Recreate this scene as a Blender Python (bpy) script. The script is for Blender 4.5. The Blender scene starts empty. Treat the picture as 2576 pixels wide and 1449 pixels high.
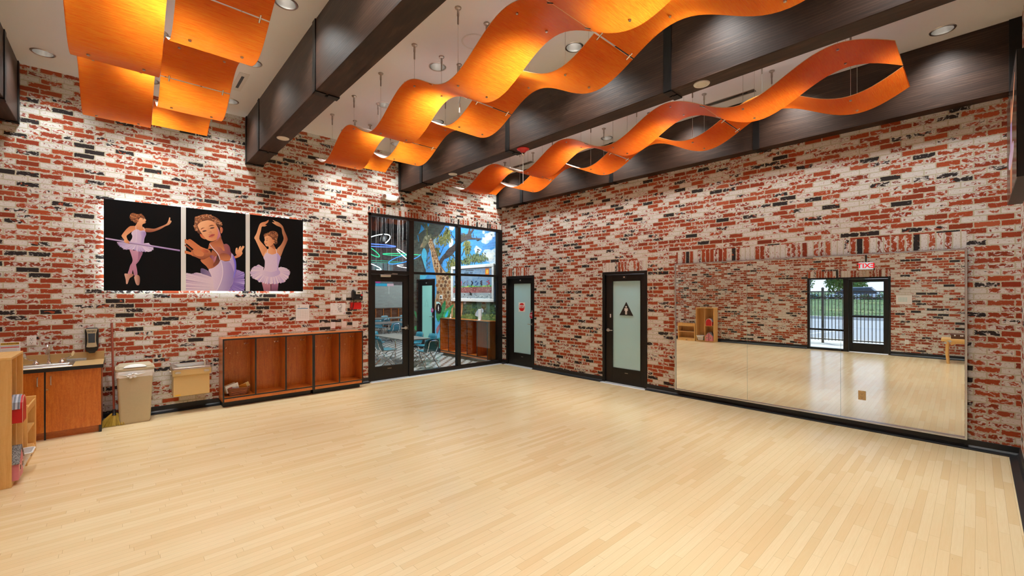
import bpy, bmesh, math, random
from mathutils import Vector, Matrix
random.seed(11)
SC = bpy.context.scene
COL = SC.collection
PI = math.pi

# ---------------------------------------------------------------- camera geometry (metres; brick corner at the origin)
CAM = (-7.135, -8.162, 1.76)
FPX, CX, CY = 1073.3, 1288.0, 739.0
YAW = math.radians(42.49)
DV = (math.sin(YAW), math.cos(YAW)); RV = (math.cos(YAW), -math.sin(YAW))

def ray(u, v):
    t = (u-CX)/FPX
    return (DV[0]+t*RV[0], DV[1]+t*RV[1], (CY-v)/FPX)
def on_x(u, v, x0):
    g = ray(u, v); s = (x0-CAM[0])/g[0]
    return (x0, CAM[1]+s*g[1], CAM[2]+s*g[2])
def on_y(u, v, y0):
    g = ray(u, v); s = (y0-CAM[1])/g[1]
    return (CAM[0]+s*g[0], y0, CAM[2]+s*g[2])

# ---------------------------------------------------------------- mesh helper
ORG = {}
class MB:
    def __init__(s):
        s.v = []; s.f = []; s.m = []
    def add(s, vs, fs, m=0):
        o = len(s.v); s.v += [tuple(p) for p in vs]
        for f in fs:
            s.f.append([o+i for i in f]); s.m.append(m)
        return s
    def box(s, x0, x1, y0, y1, z0, z1, m=0):
        x0, x1 = min(x0, x1), max(x0, x1); y0, y1 = min(y0, y1), max(y0, y1); z0, z1 = min(z0, z1), max(z0, z1)
        vs = [(x0,y0,z0),(x1,y0,z0),(x1,y1,z0),(x0,y1,z0),(x0,y0,z1),(x1,y0,z1),(x1,y1,z1),(x0,y1,z1)]
        return s.add(vs, [(0,3,2,1),(4,5,6,7),(0,1,5,4),(1,2,6,5),(2,3,7,6),(3,0,4,7)], m)
    def bar(s, p, q, w, h, m=0, up=(0,0,1)):
        p, q = Vector(p), Vector(q); d = (q-p).normalized(); upv = Vector(up)
        if abs(d.dot(upv)) > .98: upv = Vector((1,0,0))
        a = d.cross(upv).normalized()*(w/2); b = a.cross(d).normalized()*(h/2)
        vs = [p-a-b, p+a-b, p+a+b, p-a+b, q-a-b, q+a-b, q+a+b, q-a+b]
        return s.add(vs, [(0,3,2,1),(4,5,6,7),(0,1,5,4),(1,2,6,5),(2,3,7,6),(3,0,4,7)], m)
    def tube(s, path, r, n=10, m=0, cap=True, closed=False):
        P = [Vector(p) for p in path]; N = len(P); rings = []
        R = r if isinstance(r, (list, tuple)) else [r]*N
        prev = None
        for i in range(N):
            if closed: d = P[(i+1) % N]-P[i-1]
            else: d = P[min(i+1, N-1)]-P[max(i-1, 0)]
            d.normalize()
            if prev is None:
                a = d.cross(Vector((0,0,1)))
                if a.length < 1e-4: a = d.cross(Vector((1,0,0)))
            else:
                a = prev-d*prev.dot(d)
            a.normalize(); prev = a; b = d.cross(a)
            rings.append([P[i]+(a*math.cos(2*PI*k/n)+b*math.sin(2*PI*k/n))*R[i] for k in range(n)])
        vs = [p for rg in rings for p in rg]; fs = []
        for i in range(N if closed else N-1):
            j = (i+1) % N
            for k in range(n):
                l = (k+1) % n
                fs.append((i*n+k, i*n+l, j*n+l, j*n+k))
        if cap and not closed:
            fs.append(tuple(range(n-1, -1, -1))); fs.append(tuple((N-1)*n+k for k in range(n)))
        return s.add(vs, fs, m)
    def cyl(s, p, q, r, n=16, m=0):
        return s.tube([p, q], r, n, m)
    def lathe(s, c, prof, n=24, m=0, axis='z', sx=1, sy=1, a0=0, a1=2*PI):
        full = abs(a1-a0-2*PI) < 1e-6
        nn = n if full else n+1
        vs = []
        for (r, h) in prof:
            for k in range(nn):
                a = a0+(a1-a0)*k/n
                x, y = r*math.cos(a)*sx, r*math.sin(a)*sy
                if axis == 'z': vs.append((c[0]+x, c[1]+y, c[2]+h))
                elif axis == 'x': vs.append((c[0]+h, c[1]+x, c[2]+y))
                else: vs.append((c[0]+x, c[1]+h, c[2]+y))
        fs = []
        for i in range(len(prof)-1):
            for k in range(n):
                l = (k+1) % nn
                fs.append((i*nn+k, i*nn+l, (i+1)*nn+l, (i+1)*nn+k))
        return s.add(vs, fs, m)
    def prism(s, pts, fn, h0, h1, m=0):
        n = len(pts)
        vs = [fn(a, b, h0) for a, b in pts]+[fn(a, b, h1) for a, b in pts]
        fs = [tuple(range(n-1, -1, -1)), tuple(range(n, 2*n))]
        for k in range(n):
            l = (k+1) % n; fs.append((k, l, n+l, n+k))
        return s.add(vs, fs, m)
    def sphere(s, c, rx, ry=None, rz=None, n=16, k=10, m=0):
        ry = rx if ry is None else ry; rz = rx if rz is None else rz
        vs = [(c[0], c[1], c[2]-rz)]
        for i in range(1, k):
            t = -PI/2+PI*i/k
            for j in range(n):
                a = 2*PI*j/n
                vs.append((c[0]+rx*math.cos(t)*math.cos(a), c[1]+ry*math.cos(t)*math.sin(a), c[2]+rz*math.sin(t)))
        vs.append((c[0], c[1], c[2]+rz)); fs = []
        for j in range(n): fs.append((0, 1+(j+1) % n, 1+j))
        for i in range(k-2):
            for j in range(n):
                l = (j+1) % n
                fs.append((1+i*n+j, 1+i*n+l, 1+(i+1)*n+l, 1+(i+1)*n+j))
        t = len(vs)-1; o = 1+(k-2)*n
        for j in range(n): fs.append((o+j, o+(j+1) % n, t))
        return s.add(vs, fs, m)
    def quad(s, a, b, c, d, m=0):
        return s.add([a, b, c, d], [(0,1,2,3)], m)
    def xform(s, M, start=0):
        for i in range(start, len(s.v)): s.v[i] = tuple(M @ Vector(s.v[i]))
        return s
    def build(s, name, mats, parent=None, smooth=False, bevel=0, angle=35, seg=2, fix=True):
        me = bpy.data.meshes.new(name)
        org = Vector((0,0,0))
        if parent is not None: org = ORG.get(parent.name, Vector((0,0,0)))
        me.from_pydata([tuple(Vector(p)-org) for p in s.v], [], s.f)
        if not isinstance(mats, (list, tuple)): mats = [mats]
        for mt in mats: me.materials.append(mt)
        if len(mats) > 1:
            me.polygons.foreach_set('material_index', s.m)
        if fix:
            bm = bmesh.new(); bm.from_mesh(me); bmesh.ops.recalc_face_normals(bm, faces=bm.faces); bm.to_mesh(me); bm.free()
        if smooth:
            me.polygons.foreach_set('use_smooth', [True]*len(me.polygons))
            me.set_sharp_from_angle(angle=math.radians(angle))
        me.update()
        o = bpy.data.objects.new(name, me); COL.objects.link(o)
        if parent is not None:
            o.parent = parent; ORG[o.name] = org
        if bevel:
            b = o.modifiers.new('bevel', 'BEVEL'); b.width = bevel; b.segments = seg; b.limit_method = 'ANGLE'; b.angle_limit = math.radians(40)
            b.harden_normals = False
        return o

def tag(o, label=None, cat=None, group=None, kind=None):
    if label: o['label'] = label
    if cat: o['category'] = cat
    if group: o['group'] = group
    if kind: o['kind'] = kind
    return o
def thing(name, label, cat, loc=(0,0,0), group=None):
    o = bpy.data.objects.new(name, None); COL.objects.link(o); o.location = loc; o.empty_display_size = .1
    ORG[o.name] = Vector(loc)
    return tag(o, label, cat, group)
def structure(o, label=None):
    o['kind'] = 'structure'
    if label: o['label'] = label
    return o
def sroot(name, loc=(0,0,0), label=None):
    o = bpy.data.objects.new(name, None); COL.objects.link(o); o.location = loc; o.empty_display_size = .1
    ORG[o.name] = Vector(loc); o['kind'] = 'structure'
    if label: o['label'] = label
    return o
def copy_tree(o, loc=None, rotz=None, label=None, parent=None):
    c = o.copy(); COL.objects.link(c)
    if parent is not None: c.parent = parent
    if loc is not None: c.location = loc
    if rotz is not None: c.rotation_euler = (0, 0, rotz)
    if label: c['label'] = label
    for ch in list(o.children): copy_tree(ch, parent=c)
    return c
def text_part(name, body, size, loc, rot, mat, parent, align='CENTER', extrude=.0004, bold=0.0, spacing=1.0):
    cu = bpy.data.curves.new(name, 'FONT'); cu.body = body; cu.size = size; cu.align_x = align; cu.align_y = 'CENTER'
    cu.extrude = extrude; cu.offset = bold; cu.space_character = spacing; cu.resolution_u = 4
    cu.materials.append(mat)
    tmp = bpy.data.objects.new(name, cu); COL.objects.link(tmp)
    dg = bpy.context.evaluated_depsgraph_get(); dg.update()
    me = bpy.data.meshes.new_from_object(tmp.evaluated_get(dg)); me.name = name
    bpy.data.objects.remove(tmp); bpy.data.curves.remove(cu)
    o = bpy.data.objects.new(name, me); COL.objects.link(o)
    org = ORG.get(parent.name, Vector((0,0,0))) if parent else Vector((0,0,0))
    o.parent = parent; o.location = Vector(loc)-org; o.rotation_euler = rot
    return o
ROT_A = (PI/2, 0, 0)            # reads on a wall that faces -y
ROT_B = (PI/2, 0, -PI/2)        # on a wall that faces -x
ROT_C = (PI/2, 0, PI/2)         # on a wall that faces +x
ROT_D = (PI/2, 0, PI)           # on a wall that faces +y

def srgb(r, g, b):
    f = lambda c: (c/255/12.92) if c <= 10.31 else ((c/255+.055)/1.055)**2.4
    return (f(r), f(g), f(b))

# ---------------------------------------------------------------- flat printed artwork (vertex coloured)
def smooth_loop(pts, k=3):
    n = len(pts); out = []
    for i in range(n):
        p0, p1, p2, p3 = pts[i-1], pts[i], pts[(i+1) % n], pts[(i+2) % n]
        for j in range(k):
            t = j/k
            out.append(tuple(.5*((2*p1[c])+(-p0[c]+p2[c])*t+(2*p0[c]-5*p1[c]+4*p2[c]-p3[c])*t*t+(-p0[c]+3*p1[c]-3*p2[c]+p3[c])*t**3) for c in (0,1)))
    return out
class Art:
    """coloured outlines printed on one flat sheet; fn(a, b, d) places print coordinate (a, b) d metres off the sheet"""
    def __init__(s, fn, step=.00004):
        s.fn = fn; s.v = []; s.f = []; s.c = []; s.k = 1; s.step = step
    def poly(s, pts, c0, c1=None, dirn=(0,1), smooth=True, k=3, new=True, clip=None):
        if smooth: pts = smooth_loop(pts, k)
        if clip: pts = [(min(max(a, clip[0]), clip[2]), min(max(b, clip[1]), clip[3])) for a, b in pts]
        c1 = c1 or c0
        t = [a*dirn[0]+b*dirn[1] for a, b in pts]; lo, hi = min(t), max(t); w = (hi-lo) or 1
        cols = [tuple(c0[i]+(c1[i]-c0[i])*(q-lo)/w for i in range(3)) for q in t]
        if new: s.k += 1
        o = len(s.v); d = s.k*s.step
        s.v += [s.fn(a, b, d) for a, b in pts]; s.f.append(list(range(o, o+len(pts)))); s.c += cols
        return s
    def fan(s, outer, inner, cols, n, jit=0.05, new=True):
        """a fan of thin gores between two matching polylines (tulle, leaves)"""
        if new: s.k += 1
        d = s.k*s.step
        def at(L, t):
            q = t*(len(L)-1); i = min(int(q), len(L)-2); w = q-i
            return tuple(L[i][c]*(1-w)+L[i+1][c]*w for c in (0,1))
        for i in range(n):
            a, b = at(inner, i/n), at(inner, (i+1)/n); c, e = at(outer, (i+1)/n), at(outer, i/n)
            q = 1+random.uniform(-jit, jit)
            c = (a[0]+(c[0]-a[0])*q, a[1]+(c[1]-a[1])*q); e = (a[0]+(e[0]-a[0])*q, a[1]+(e[1]-a[1])*q)
            col = random.choice(cols); o = len(s.v)
            s.v += [s.fn(*p, d) for p in (a, b, c, e)]; s.f.append([o, o+1, o+2, o+3])
            s.c += [cols[0], cols[0], col, col]
        return s
    def build(s, name, mat, parent=None):
        me = bpy.data.meshes.new(name); org = ORG.get(parent.name, Vector((0,0,0))) if parent else Vector((0,0,0))
        me.from_pydata([tuple(Vector(p)-org) for p in s.v], [], s.f)
        at = me.color_attributes.new('Col', 'FLOAT_COLOR', 'POINT')
        for i, c in enumerate(s.c): at.data[i].color = (c[0], c[1], c[2], 1)
        me.materials.append(mat); me.update()
        o = bpy.data.objects.new(name, me); COL.objects.link(o)
        if parent: o.parent = parent; ORG[o.name] = org
        return o
# ---------------------------------------------------------------- materials
class NT:
    def __init__(s, name):
        s.mat = bpy.data.materials.new(name); s.mat.use_nodes = True
        s.t = s.mat.node_tree; s.n = s.t.nodes; s.l = s.t.links
        s.bsdf = s.n['Principled BSDF']; s.out = s.n['Material Output']
    def new(s, typ, **kw):
        nd = s.n.new(typ)
        for k, v in kw.items(): setattr(nd, k, v)
        return nd
    def link(s, a, b): s.l.new(a, b)
    def setv(s, sock, v):
        if isinstance(v, bpy.types.NodeSocket): s.link(v, sock)
        else:
            if hasattr(sock, 'default_value'):
                if hasattr(sock.default_value, '__len__') and len(sock.default_value) == 4 and len(v) == 3: v = (*v, 1)
                sock.default_value = v
    def math(s, op, a, b=None, c=None, clamp=False):
        nd = s.new('ShaderNodeMath', operation=op, use_clamp=clamp)
        s.setv(nd.inputs[0], a)
        if b is not None: s.setv(nd.inputs[1], b)
        if c is not None: s.setv(nd.inputs[2], c)
        return nd.outputs[0]
    def mix(s, f, a, b, mode='MIX'):
        nd = s.new('ShaderNodeMix', data_type='RGBA', blend_type=mode)
        s.setv(nd.inputs['Factor'], f); s.setv(nd.inputs[6], a); s.setv(nd.inputs[7], b)
        return nd.outputs[2]
    def ramp(s, f, stops, interp='LINEAR'):
        nd = s.new('ShaderNodeValToRGB'); cr = nd.color_ramp; cr.interpolation = interp
        while len(cr.elements) < len(stops): cr.elements.new(.5)
        for e, (p, c) in zip(cr.elements, stops):
            e.position = p; e.color = (*c, 1) if len(c) == 3 else c
        s.link(f, nd.inputs[0]); return nd.outputs[0]
    def noise(s, vec, scale, detail=2, rough=.5, dist=0, dim='3D', w=None):
        nd = s.new('ShaderNodeTexNoise', noise_dimensions=dim)
        if vec is not None: s.link(vec, nd.inputs['Vector'])
        s.setv(nd.inputs['Scale'], scale); nd.inputs['Detail'].default_value = detail
        nd.inputs['Roughness'].default_value = rough; nd.inputs['Distortion'].default_value = dist
        if w is not None: s.setv(nd.inputs['W'], w)
        return nd.outputs['Fac']
    def coord(s, kind='Object'):
        return s.new('ShaderNodeTexCoord').outputs[kind]
    def sep(s, v):
        nd = s.new('ShaderNodeSeparateXYZ'); s.link(v, nd.inputs[0]); return nd.outputs
    def comb(s, x, y, z=0.0):
        nd = s.new('ShaderNodeCombineXYZ'); s.setv(nd.inputs[0], x); s.setv(nd.inputs[1], y); s.setv(nd.inputs[2], z); return nd.outputs[0]
    def scale(s, v, xyz):
        nd = s.new('ShaderNodeVectorMath', operation='MULTIPLY'); s.link(v, nd.inputs[0]); nd.inputs[1].default_value = xyz; return nd.outputs[0]
    def white(s, v):
        nd = s.new('ShaderNodeTexWhiteNoise', noise_dimensions='3D'); s.link(v, nd.inputs[0]); return nd.outputs
    def bump(s, h, strength=.3, dist=.01):
        nd = s.new('ShaderNodeBump'); s.link(h, nd.inputs['Height']); nd.inputs['Strength'].default_value = strength
        nd.inputs['Distance'].default_value = dist; s.link(nd.outputs[0], s.bsdf.inputs['Normal']); return nd
    def P(s, **kw):
        for k, v in kw.items(): s.setv(s.bsdf.inputs[k.replace('_', ' ')], v)
        return s

def plain(name, col, rough=.5, metal=0, spec=None, var=.05, scale=40, coat=0, bump=0):
    n = NT(name); c = n.coord()
    f = n.noise(c, scale, 3, .6)
    a = tuple(x*(1-var) for x in col); b = tuple(min(1, x*(1+var)) for x in col)
    n.P(Base_Color=n.mix(f, a, b), Roughness=rough, Metallic=metal)
    if spec is not None: n.P(Specular_IOR_Level=spec)
    if coat: n.P(Coat_Weight=coat, Coat_Roughness=.1)
    if bump: n.bump(n.noise(c, scale*4, 3), bump, .002)
    return n.mat

def brick(name, axis, soldier=False, seed=0.0):
    """reclaimed red brick with white-wash smears, black clinkers and sandy joints"""
    n = NT(name); xyz = n.sep(n.coord())
    h = xyz[0] if axis == 'x' else xyz[1]
    hh = n.math('ADD', h, 20.0+seed)
    if soldier:
        vec = n.comb(n.math('ADD', xyz[2], 5.0), hh)
        bw, rh, off = .50, .0677, 0.0
    else:
        vec = n.comb(hh, n.math('SUBTRACT', xyz[2], -10*.0677))
        bw, rh, off = .2032, .0677, .5
    # wavy edges
    wob = n.noise(vec, 22, 2, .5); wob2 = n.noise(n.scale(vec, (1.0, 1.0, 1.0)), 37, 2, .5, 0, '3D')
    v2 = n.new('ShaderNodeVectorMath', operation='ADD')
    n.link(vec, v2.inputs[0])
    n.link(n.comb(n.math('MULTIPLY', n.math('SUBTRACT', wob2, .5), .012), n.math('MULTIPLY', n.math('SUBTRACT', wob, .5), .008)), v2.inputs[1])
    bt = n.new('ShaderNodeTexBrick', offset=off, offset_frequency=2, squash=1.0)
    n.link(v2.outputs[0], bt.inputs['Vector'])
    bt.inputs['Color1'].default_value = (0,0,0,1); bt.inputs['Color2'].default_value = (1,1,1,1); bt.inputs['Mortar'].default_value = (.5,.5,.5,1)
    bt.inputs['Scale'].default_value = 1; bt.inputs['Mortar Size'].default_value = .0062; bt.inputs['Mortar Smooth'].default_value = .12
    bt.inputs['Brick Width'].default_value = bw; bt.inputs['Row Height'].default_value = rh; bt.inputs['Bias'].default_value = 0
    r = n.sep(bt.outputs['Color'])[0]; mort = bt.outputs['Fac']
    r2 = n.white(n.comb(n.math('MULTIPLY', r, 917.3), 3.1, 0))[0]
    r3 = n.white(n.comb(n.math('MULTIPLY', r, 431.7), 8.7, 1))[0]
    red = n.ramp(r, [(0, srgb(132,52,30)), (.25, srgb(170,70,36)), (.5, srgb(182,82,44)), (.75, srgb(150,56,32)), (1, srgb(192,98,62))])
    fine = n.noise(vec, 150, 3, .6)
    red = n.mix(n.math('MULTIPLY', n.noise(vec, 90, 5, .7), .55), red, srgb(112,48,30))
    # black clinker patches on some bricks
    dk = n.noise(n.scale(vec, (1,1.6,1)), 9, 2, .5, .4)
    dmask = n.math('MULTIPLY', n.math('GREATER_THAN', r2, .80), n.math('GREATER_THAN', dk, n.math('MULTIPLY_ADD', r3, .30, .30)))
    base = n.mix(dmask, red, n.mix(fine, srgb(26,23,24), srgb(60,50,50)))
    # white-wash: smeared patches that start at the brick edges, per-brick amount
    b2 = n.new('ShaderNodeTexBrick', offset=off, offset_frequency=2, squash=1.0)
    n.link(v2.outputs[0], b2.inputs['Vector'])
    b2.inputs['Scale'].default_value = 1; b2.inputs['Mortar Size'].default_value = .024; b2.inputs['Mortar Smooth'].default_value = 1.0
    b2.inputs['Brick Width'].default_value = bw; b2.inputs['Row Height'].default_value = rh
    w1 = n.noise(n.scale(n.comb(n.math('MULTIPLY_ADD', r, 40.0, n.sep(vec)[0]), n.math('MULTIPLY_ADD', r, 23.0, n.sep(vec)[1])), (1,1.4,1)), 19, 6, .66, .8)
    amt = n.ramp(r3, [(0, (.33,)*3), (.30, (.43,)*3), (.68, (.53,)*3), (.86, (.65,)*3), (1, (.82,)*3)])
    wv = n.math('ADD', w1, n.math('MULTIPLY', b2.outputs['Fac'], .12))
    wm = n.math('MULTIPLY', n.math('ADD', wv, n.math('SUBTRACT', n.sep(amt)[0], 1.0)), 13.0, clamp=True)
    speck = n.math('MULTIPLY', n.math('SUBTRACT', n.noise(vec, 75, 2, .5), .70), 14.0, clamp=True)
    wm = n.math('MAXIMUM', wm, speck)
    rspk = n.math('MULTIPLY', n.math('SUBTRACT', n.noise(vec, 60, 2, .5), .63), 14.0, clamp=True)
    wm = n.math('MULTIPLY', wm, n.math('SUBTRACT', 1.0, n.math('MULTIPLY', rspk, .8)))
    wcol = n.mix(n.noise(vec, 60, 3, .6), srgb(232,232,228), srgb(200,188,182))
    col = n.mix(wm, base, wcol)
    mcol = n.mix(n.noise(vec, 30, 3), srgb(204,198,174), srgb(180,172,148))
    col = n.mix(mort, col, mcol)
    joint_shade = n.math('SUBTRACT', 1.0, n.math('ABSOLUTE', n.math('MULTIPLY_ADD', mort, 2.0, -1.0)))  # thin shadow lines along the joints, painted into the brick colour
    col = n.mix(n.math('MULTIPLY', joint_shade, .45), col, srgb(110,92,74))
    n.P(Base_Color=col, Roughness=.88, Specular_IOR_Level=.25)
    hgt = n.math('ADD', n.math('MULTIPLY', n.math('SUBTRACT', 1.0, mort), .8), n.math('ADD', n.math('MULTIPLY', fine, .25), n.math('MULTIPLY', wm, .12)))
    n.bump(hgt, .75, .006)
    return n.mat

def maple_floor():
    n = NT('maple_strip_floor'); xyz = n.sep(n.coord())
    W = .0572
    row = n.math('FLOOR', n.math('DIVIDE', n.math('ADD', xyz[1], 30.0), W))
    fy = n.math('FRACT', n.math('DIVIDE', n.math('ADD', xyz[1], 30.0), W))
    ro = n.white(n.comb(row, 1.0, 0))[0]; rl = n.white(n.comb(row, 7.0, 3))[0]
    L = n.math('MULTIPLY_ADD', rl, .55, .55)
    xx = n.math('DIVIDE', n.math('ADD', n.math('ADD', xyz[0], 40.0), n.math('MULTIPLY', ro, 5.0)), L)
    bi = n.math('FLOOR', xx); fx = n.math('FRACT', xx)
    rb = n.white(n.comb(row, bi, 2))
    r = rb[0]
    base = n.ramp(r, [(0, srgb(226,190,140)), (.2, srgb(233,200,152)), (.5, srgb(236,206,160)), (.8, srgb(240,212,168)), (1, srgb(228,192,142))])
    vec = n.comb(n.math('MULTIPLY_ADD', r, 30.0, xyz[0]), n.math('MULTIPLY_ADD', r, 11.0, xyz[1]))
    g = n.noise(n.scale(vec, (1.6, 26, 1)), 3.0, 5, .6, .6)
    base = n.mix(n.math('MULTIPLY', n.math('SUBTRACT', g, .35), 1.3, clamp=True), base, srgb(222,180,126), 'MIX')
    base = n.mix(.45, base, n.ramp(r, [(0, srgb(230,196,148)), (.5, srgb(238,208,162)), (1, srgb(240,214,170))]))
    sp = n.noise(n.scale(vec, (9, 34, 1)), 2.2, 2, .5)
    base = n.mix(n.math('MULTIPLY', n.math('SUBTRACT', sp, .74), 9.0, clamp=True), base, srgb(120,70,30))
    wide = n.noise(n.coord(), .9, 2, .5)
    base = n.mix(n.math('MULTIPLY', n.math('SUBTRACT', wide, .35), .5, clamp=True), base, srgb(226,188,136))
    s1 = n.math('GREATER_THAN', n.math('ABSOLUTE', n.math('SUBTRACT', fy, .5)), .484)
    s2 = n.math('GREATER_THAN', n.math('ABSOLUTE', n.math('MULTIPLY', n.math('SUBTRACT', fx, .5), L)), n.math('MULTIPLY_ADD', L, .5, -.0012))
    seam = n.math('MAXIMUM', s1, s2)
    base = n.mix(n.math('MULTIPLY', seam, .38), base, srgb(120,80,44))
    base = n.mix(1.0, base, (.95,1.03,1.08), 'MULTIPLY')
    n.P(Base_Color=base, Roughness=n.math('MULTIPLY_ADD', n.noise(n.coord(), 2.5, 3), .05, .205), Specular_IOR_Level=.5, Coat_Weight=.15, Coat_Roughness=.14)
    n.bump(n.math('ADD', n.math('MULTIPLY', seam, -1.0), n.math('MULTIPLY', n.noise(n.coord(), 6, 2), .25)), .08, .002)
    return n.mat

def wood(name, cols, grain='z', scale=1.0, rough=.4, coat=.2, fig=.5, bump=.1):
    n = NT(name); c = n.coord()
    st = {'x': (1.2, 14, 14), 'y': (14, 1.2, 14), 'z': (14, 14, 1.2)}[grain]
    v = n.scale(c, tuple(q*scale for q in st))
    g = n.noise(v, 2.2, 6, .62, .9)
    g2 = n.noise(n.scale(c, tuple(q*scale*.35+ (3 if q < 2 else 0) for q in st)), 6, 3, .6, 2.0)
    f = n.math('ADD', n.math('MULTIPLY', g, 1-fig*.5), n.math('MULTIPLY', g2, fig*.5))
    col = n.ramp(f, [(.25, cols[0]), (.5, cols[1]), (.75, cols[2])])
    n.P(Base_Color=col, Roughness=rough, Coat_Weight=coat, Coat_Roughness=.15)
    if bump: n.bump(f, bump, .003)
    return n.mat

def beam_wood():
    n = NT('dark_stained_beam_wood'); c = n.coord()
    xyz = n.sep(c)
    v = n.comb(n.math('MULTIPLY', xyz[0], 9), n.math('MULTIPLY', xyz[1], .9), n.math('MULTIPLY', xyz[2], 9))
    g = n.noise(v, 1.5, 5, .6, 1.3)
    wv = n.new('ShaderNodeTexWave', wave_type='BANDS', bands_direction='Z')
    n.link(n.comb(xyz[0], n.math('MULTIPLY', xyz[1], .22), xyz[2]), wv.inputs['Vector'])
    wv.inputs['Scale'].default_value = 13; wv.inputs['Distortion'].default_value = 7; wv.inputs['Detail'].default_value = 3; wv.inputs['Detail Scale'].default_value = 1.0
    f = n.math('ADD', n.math('MULTIPLY', g, .80), n.math('MULTIPLY', wv.outputs['Fac'], .13))
    col = n.ramp(f, [(.2, srgb(28,17,12)), (.5, srgb(52,33,24)), (.8, srgb(86,63,48))])
    n.P(Base_Color=col, Roughness=.48, Specular_IOR_Level=.3)
    n.bump(f, .25, .004)
    return n.mat

def resin(name, top, deep=1.0):
    """translucent orange resin sheet with a combed texture across its width"""
    n = NT(name); n.n.remove(n.bsdf); c = n.coord()
    v = n.scale(c, (5.0, 95, 95)); st = n.math('MULTIPLY_ADD', n.math('SUBTRACT', n.noise(v, 1.5, 4, .65, .9), .5), 2.0, .5, clamp=True)
    big = n.noise(n.scale(c, (.7, .6, .6)), 1.0, 2, .5)
    if top:
        tcol = n.mix(st, (.95, .80, .55), (1.0, .90, .72)); dcol = n.mix(st, (.86, .80, .72), (.93, .90, .84))
    else:
        tcol = n.mix(st, (1.0, .14*deep, .002), (1.0, .42*deep, .035*deep)); dcol = n.mix(st, (.60, .06*deep, .003), (.88, .19*deep, .012*deep))
    bp = n.new('ShaderNodeBump'); n.link(st, bp.inputs['Height']); bp.inputs['Strength'].default_value = .55; bp.inputs['Distance'].default_value = .004
    df = n.new('ShaderNodeBsdfDiffuse'); n.link(dcol, df.inputs[0]); n.link(bp.outputs[0], df.inputs['Normal'])
    m1 = n.new('ShaderNodeMixShader')
    if top:      # whitened for top glare and ceiling bounce; the rest passes light to the underside
        tr = n.new('ShaderNodeBsdfTransparent'); tr.inputs[0].default_value = (1,.96,.90,1); m1.inputs[0].default_value = .70
    else:
        tr = n.new('ShaderNodeBsdfTranslucent'); n.link(tcol, tr.inputs[0]); n.link(bp.outputs[0], tr.inputs['Normal']); m1.inputs[0].default_value = .30
    n.link(tr.outputs[0], m1.inputs[1]); n.link(df.outputs[0], m1.inputs[2]); last = m1.outputs[0]
    if not top:
        gl = n.new('ShaderNodeBsdfGlossy'); gl.inputs['Roughness'].default_value = .28; n.link(bp.outputs[0], gl.inputs['Normal'])
        fr = n.new('ShaderNodeFresnel'); fr.inputs[0].default_value = 1.5; n.link(bp.outputs[0], fr.inputs['Normal'])
        m2 = n.new('ShaderNodeMixShader'); n.link(n.math('MULTIPLY', fr.outputs[0], .45), m2.inputs[0]); n.link(last, m2.inputs[1]); n.link(gl.outputs[0], m2.inputs[2]); last = m2.outputs[0]
    n.link(last, n.out.inputs['Surface'])
    return n.mat

def clear_glass(name, tint=(.93,.97,.96), refl=1.0):
    n = NT(name); n.n.remove(n.bsdf)
    t = n.new('ShaderNodeBsdfTransparent'); t.inputs[0].default_value = (*tint, 1)
    g = n.new('ShaderNodeBsdfGlossy'); g.inputs['Roughness'].default_value = .012
    sm = n.noise(n.coord(), 3, 2); n.link(n.mix(sm, (.96,.98,1), (1,1,1)), g.inputs[0])
    f = n.new('ShaderNodeFresnel'); f.inputs[0].default_value = 1.5
    m = n.new('ShaderNodeMixShader'); n.link(n.math('MULTIPLY', f.outputs[0], refl, clamp=True), m.inputs[0]); n.link(t.outputs[0], m.inputs[1]); n.link(g.outputs[0], m.inputs[2])
    n.link(m.outputs[0], n.out.inputs['Surface']); return n.mat

def mirror_glass():
    n = NT('mirror_silvering'); n.n.remove(n.bsdf)
    g = n.new('ShaderNodeBsdfGlossy'); g.inputs['Roughness'].default_value = 0.0
    sm = n.noise(n.coord(), 1.5, 3); n.link(n.mix(sm, (.86,.90,.885), (.90,.93,.92)), g.inputs[0])
    d = n.new('ShaderNodeBsdfDiffuse'); d.inputs[0].default_value = (.35,.55,.62,1)
    spk = n.noise(n.coord(), 34, 4, .7)
    haze = n.noise(n.coord(), 1.1, 2)
    m = n.new('ShaderNodeMixShader')
    n.link(n.math('ADD', n.math('MULTIPLY', n.math('SUBTRACT', spk, .70), 1.2, clamp=True), n.math('MULTIPLY', haze, .035)), m.inputs[0])
    n.link(g.outputs[0], m.inputs[1]); n.link(d.outputs[0], m.inputs[2]); n.link(m.outputs[0], n.out.inputs['Surface']); return n.mat

def emit(name, col, strength):
    n = NT(name); n.n.remove(n.bsdf); e = n.new('ShaderNodeEmission')
    f = n.noise(n.coord(), 5, 1); n.link(n.mix(f, tuple(x*.97 for x in col), col), e.inputs[0]); e.inputs[1].default_value = strength
    n.link(e.outputs[0], n.out.inputs['Surface']); return n.mat

def vcol_mat(name, rough=.55, grainy=.06):
    n = NT(name); a = n.new('ShaderNodeVertexColor', layer_name='Col')
    f = n.noise(n.coord(), 60, 3, .6)
    k = n.math('MULTIPLY_ADD', f, grainy*2, 1-grainy)
    mul = n.new('ShaderNodeVectorMath', operation='SCALE'); n.link(a.outputs[0], mul.inputs[0]); n.link(k, mul.inputs['Scale'])
    n.P(Base_Color=mul.outputs[0], Roughness=rough); return n.mat

def leaf_mat(name, c0, c1):
    n = NT(name); f = n.noise(n.coord(), 1.3, 4, .7); f2 = n.noise(n.coord(), 23, 2)
    n.P(Base_Color=n.mix(n.math('ADD', n.math('MULTIPLY', f, .6), n.math('MULTIPLY', f2, .4)), c0, c1), Roughness=.6); return n.mat

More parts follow.
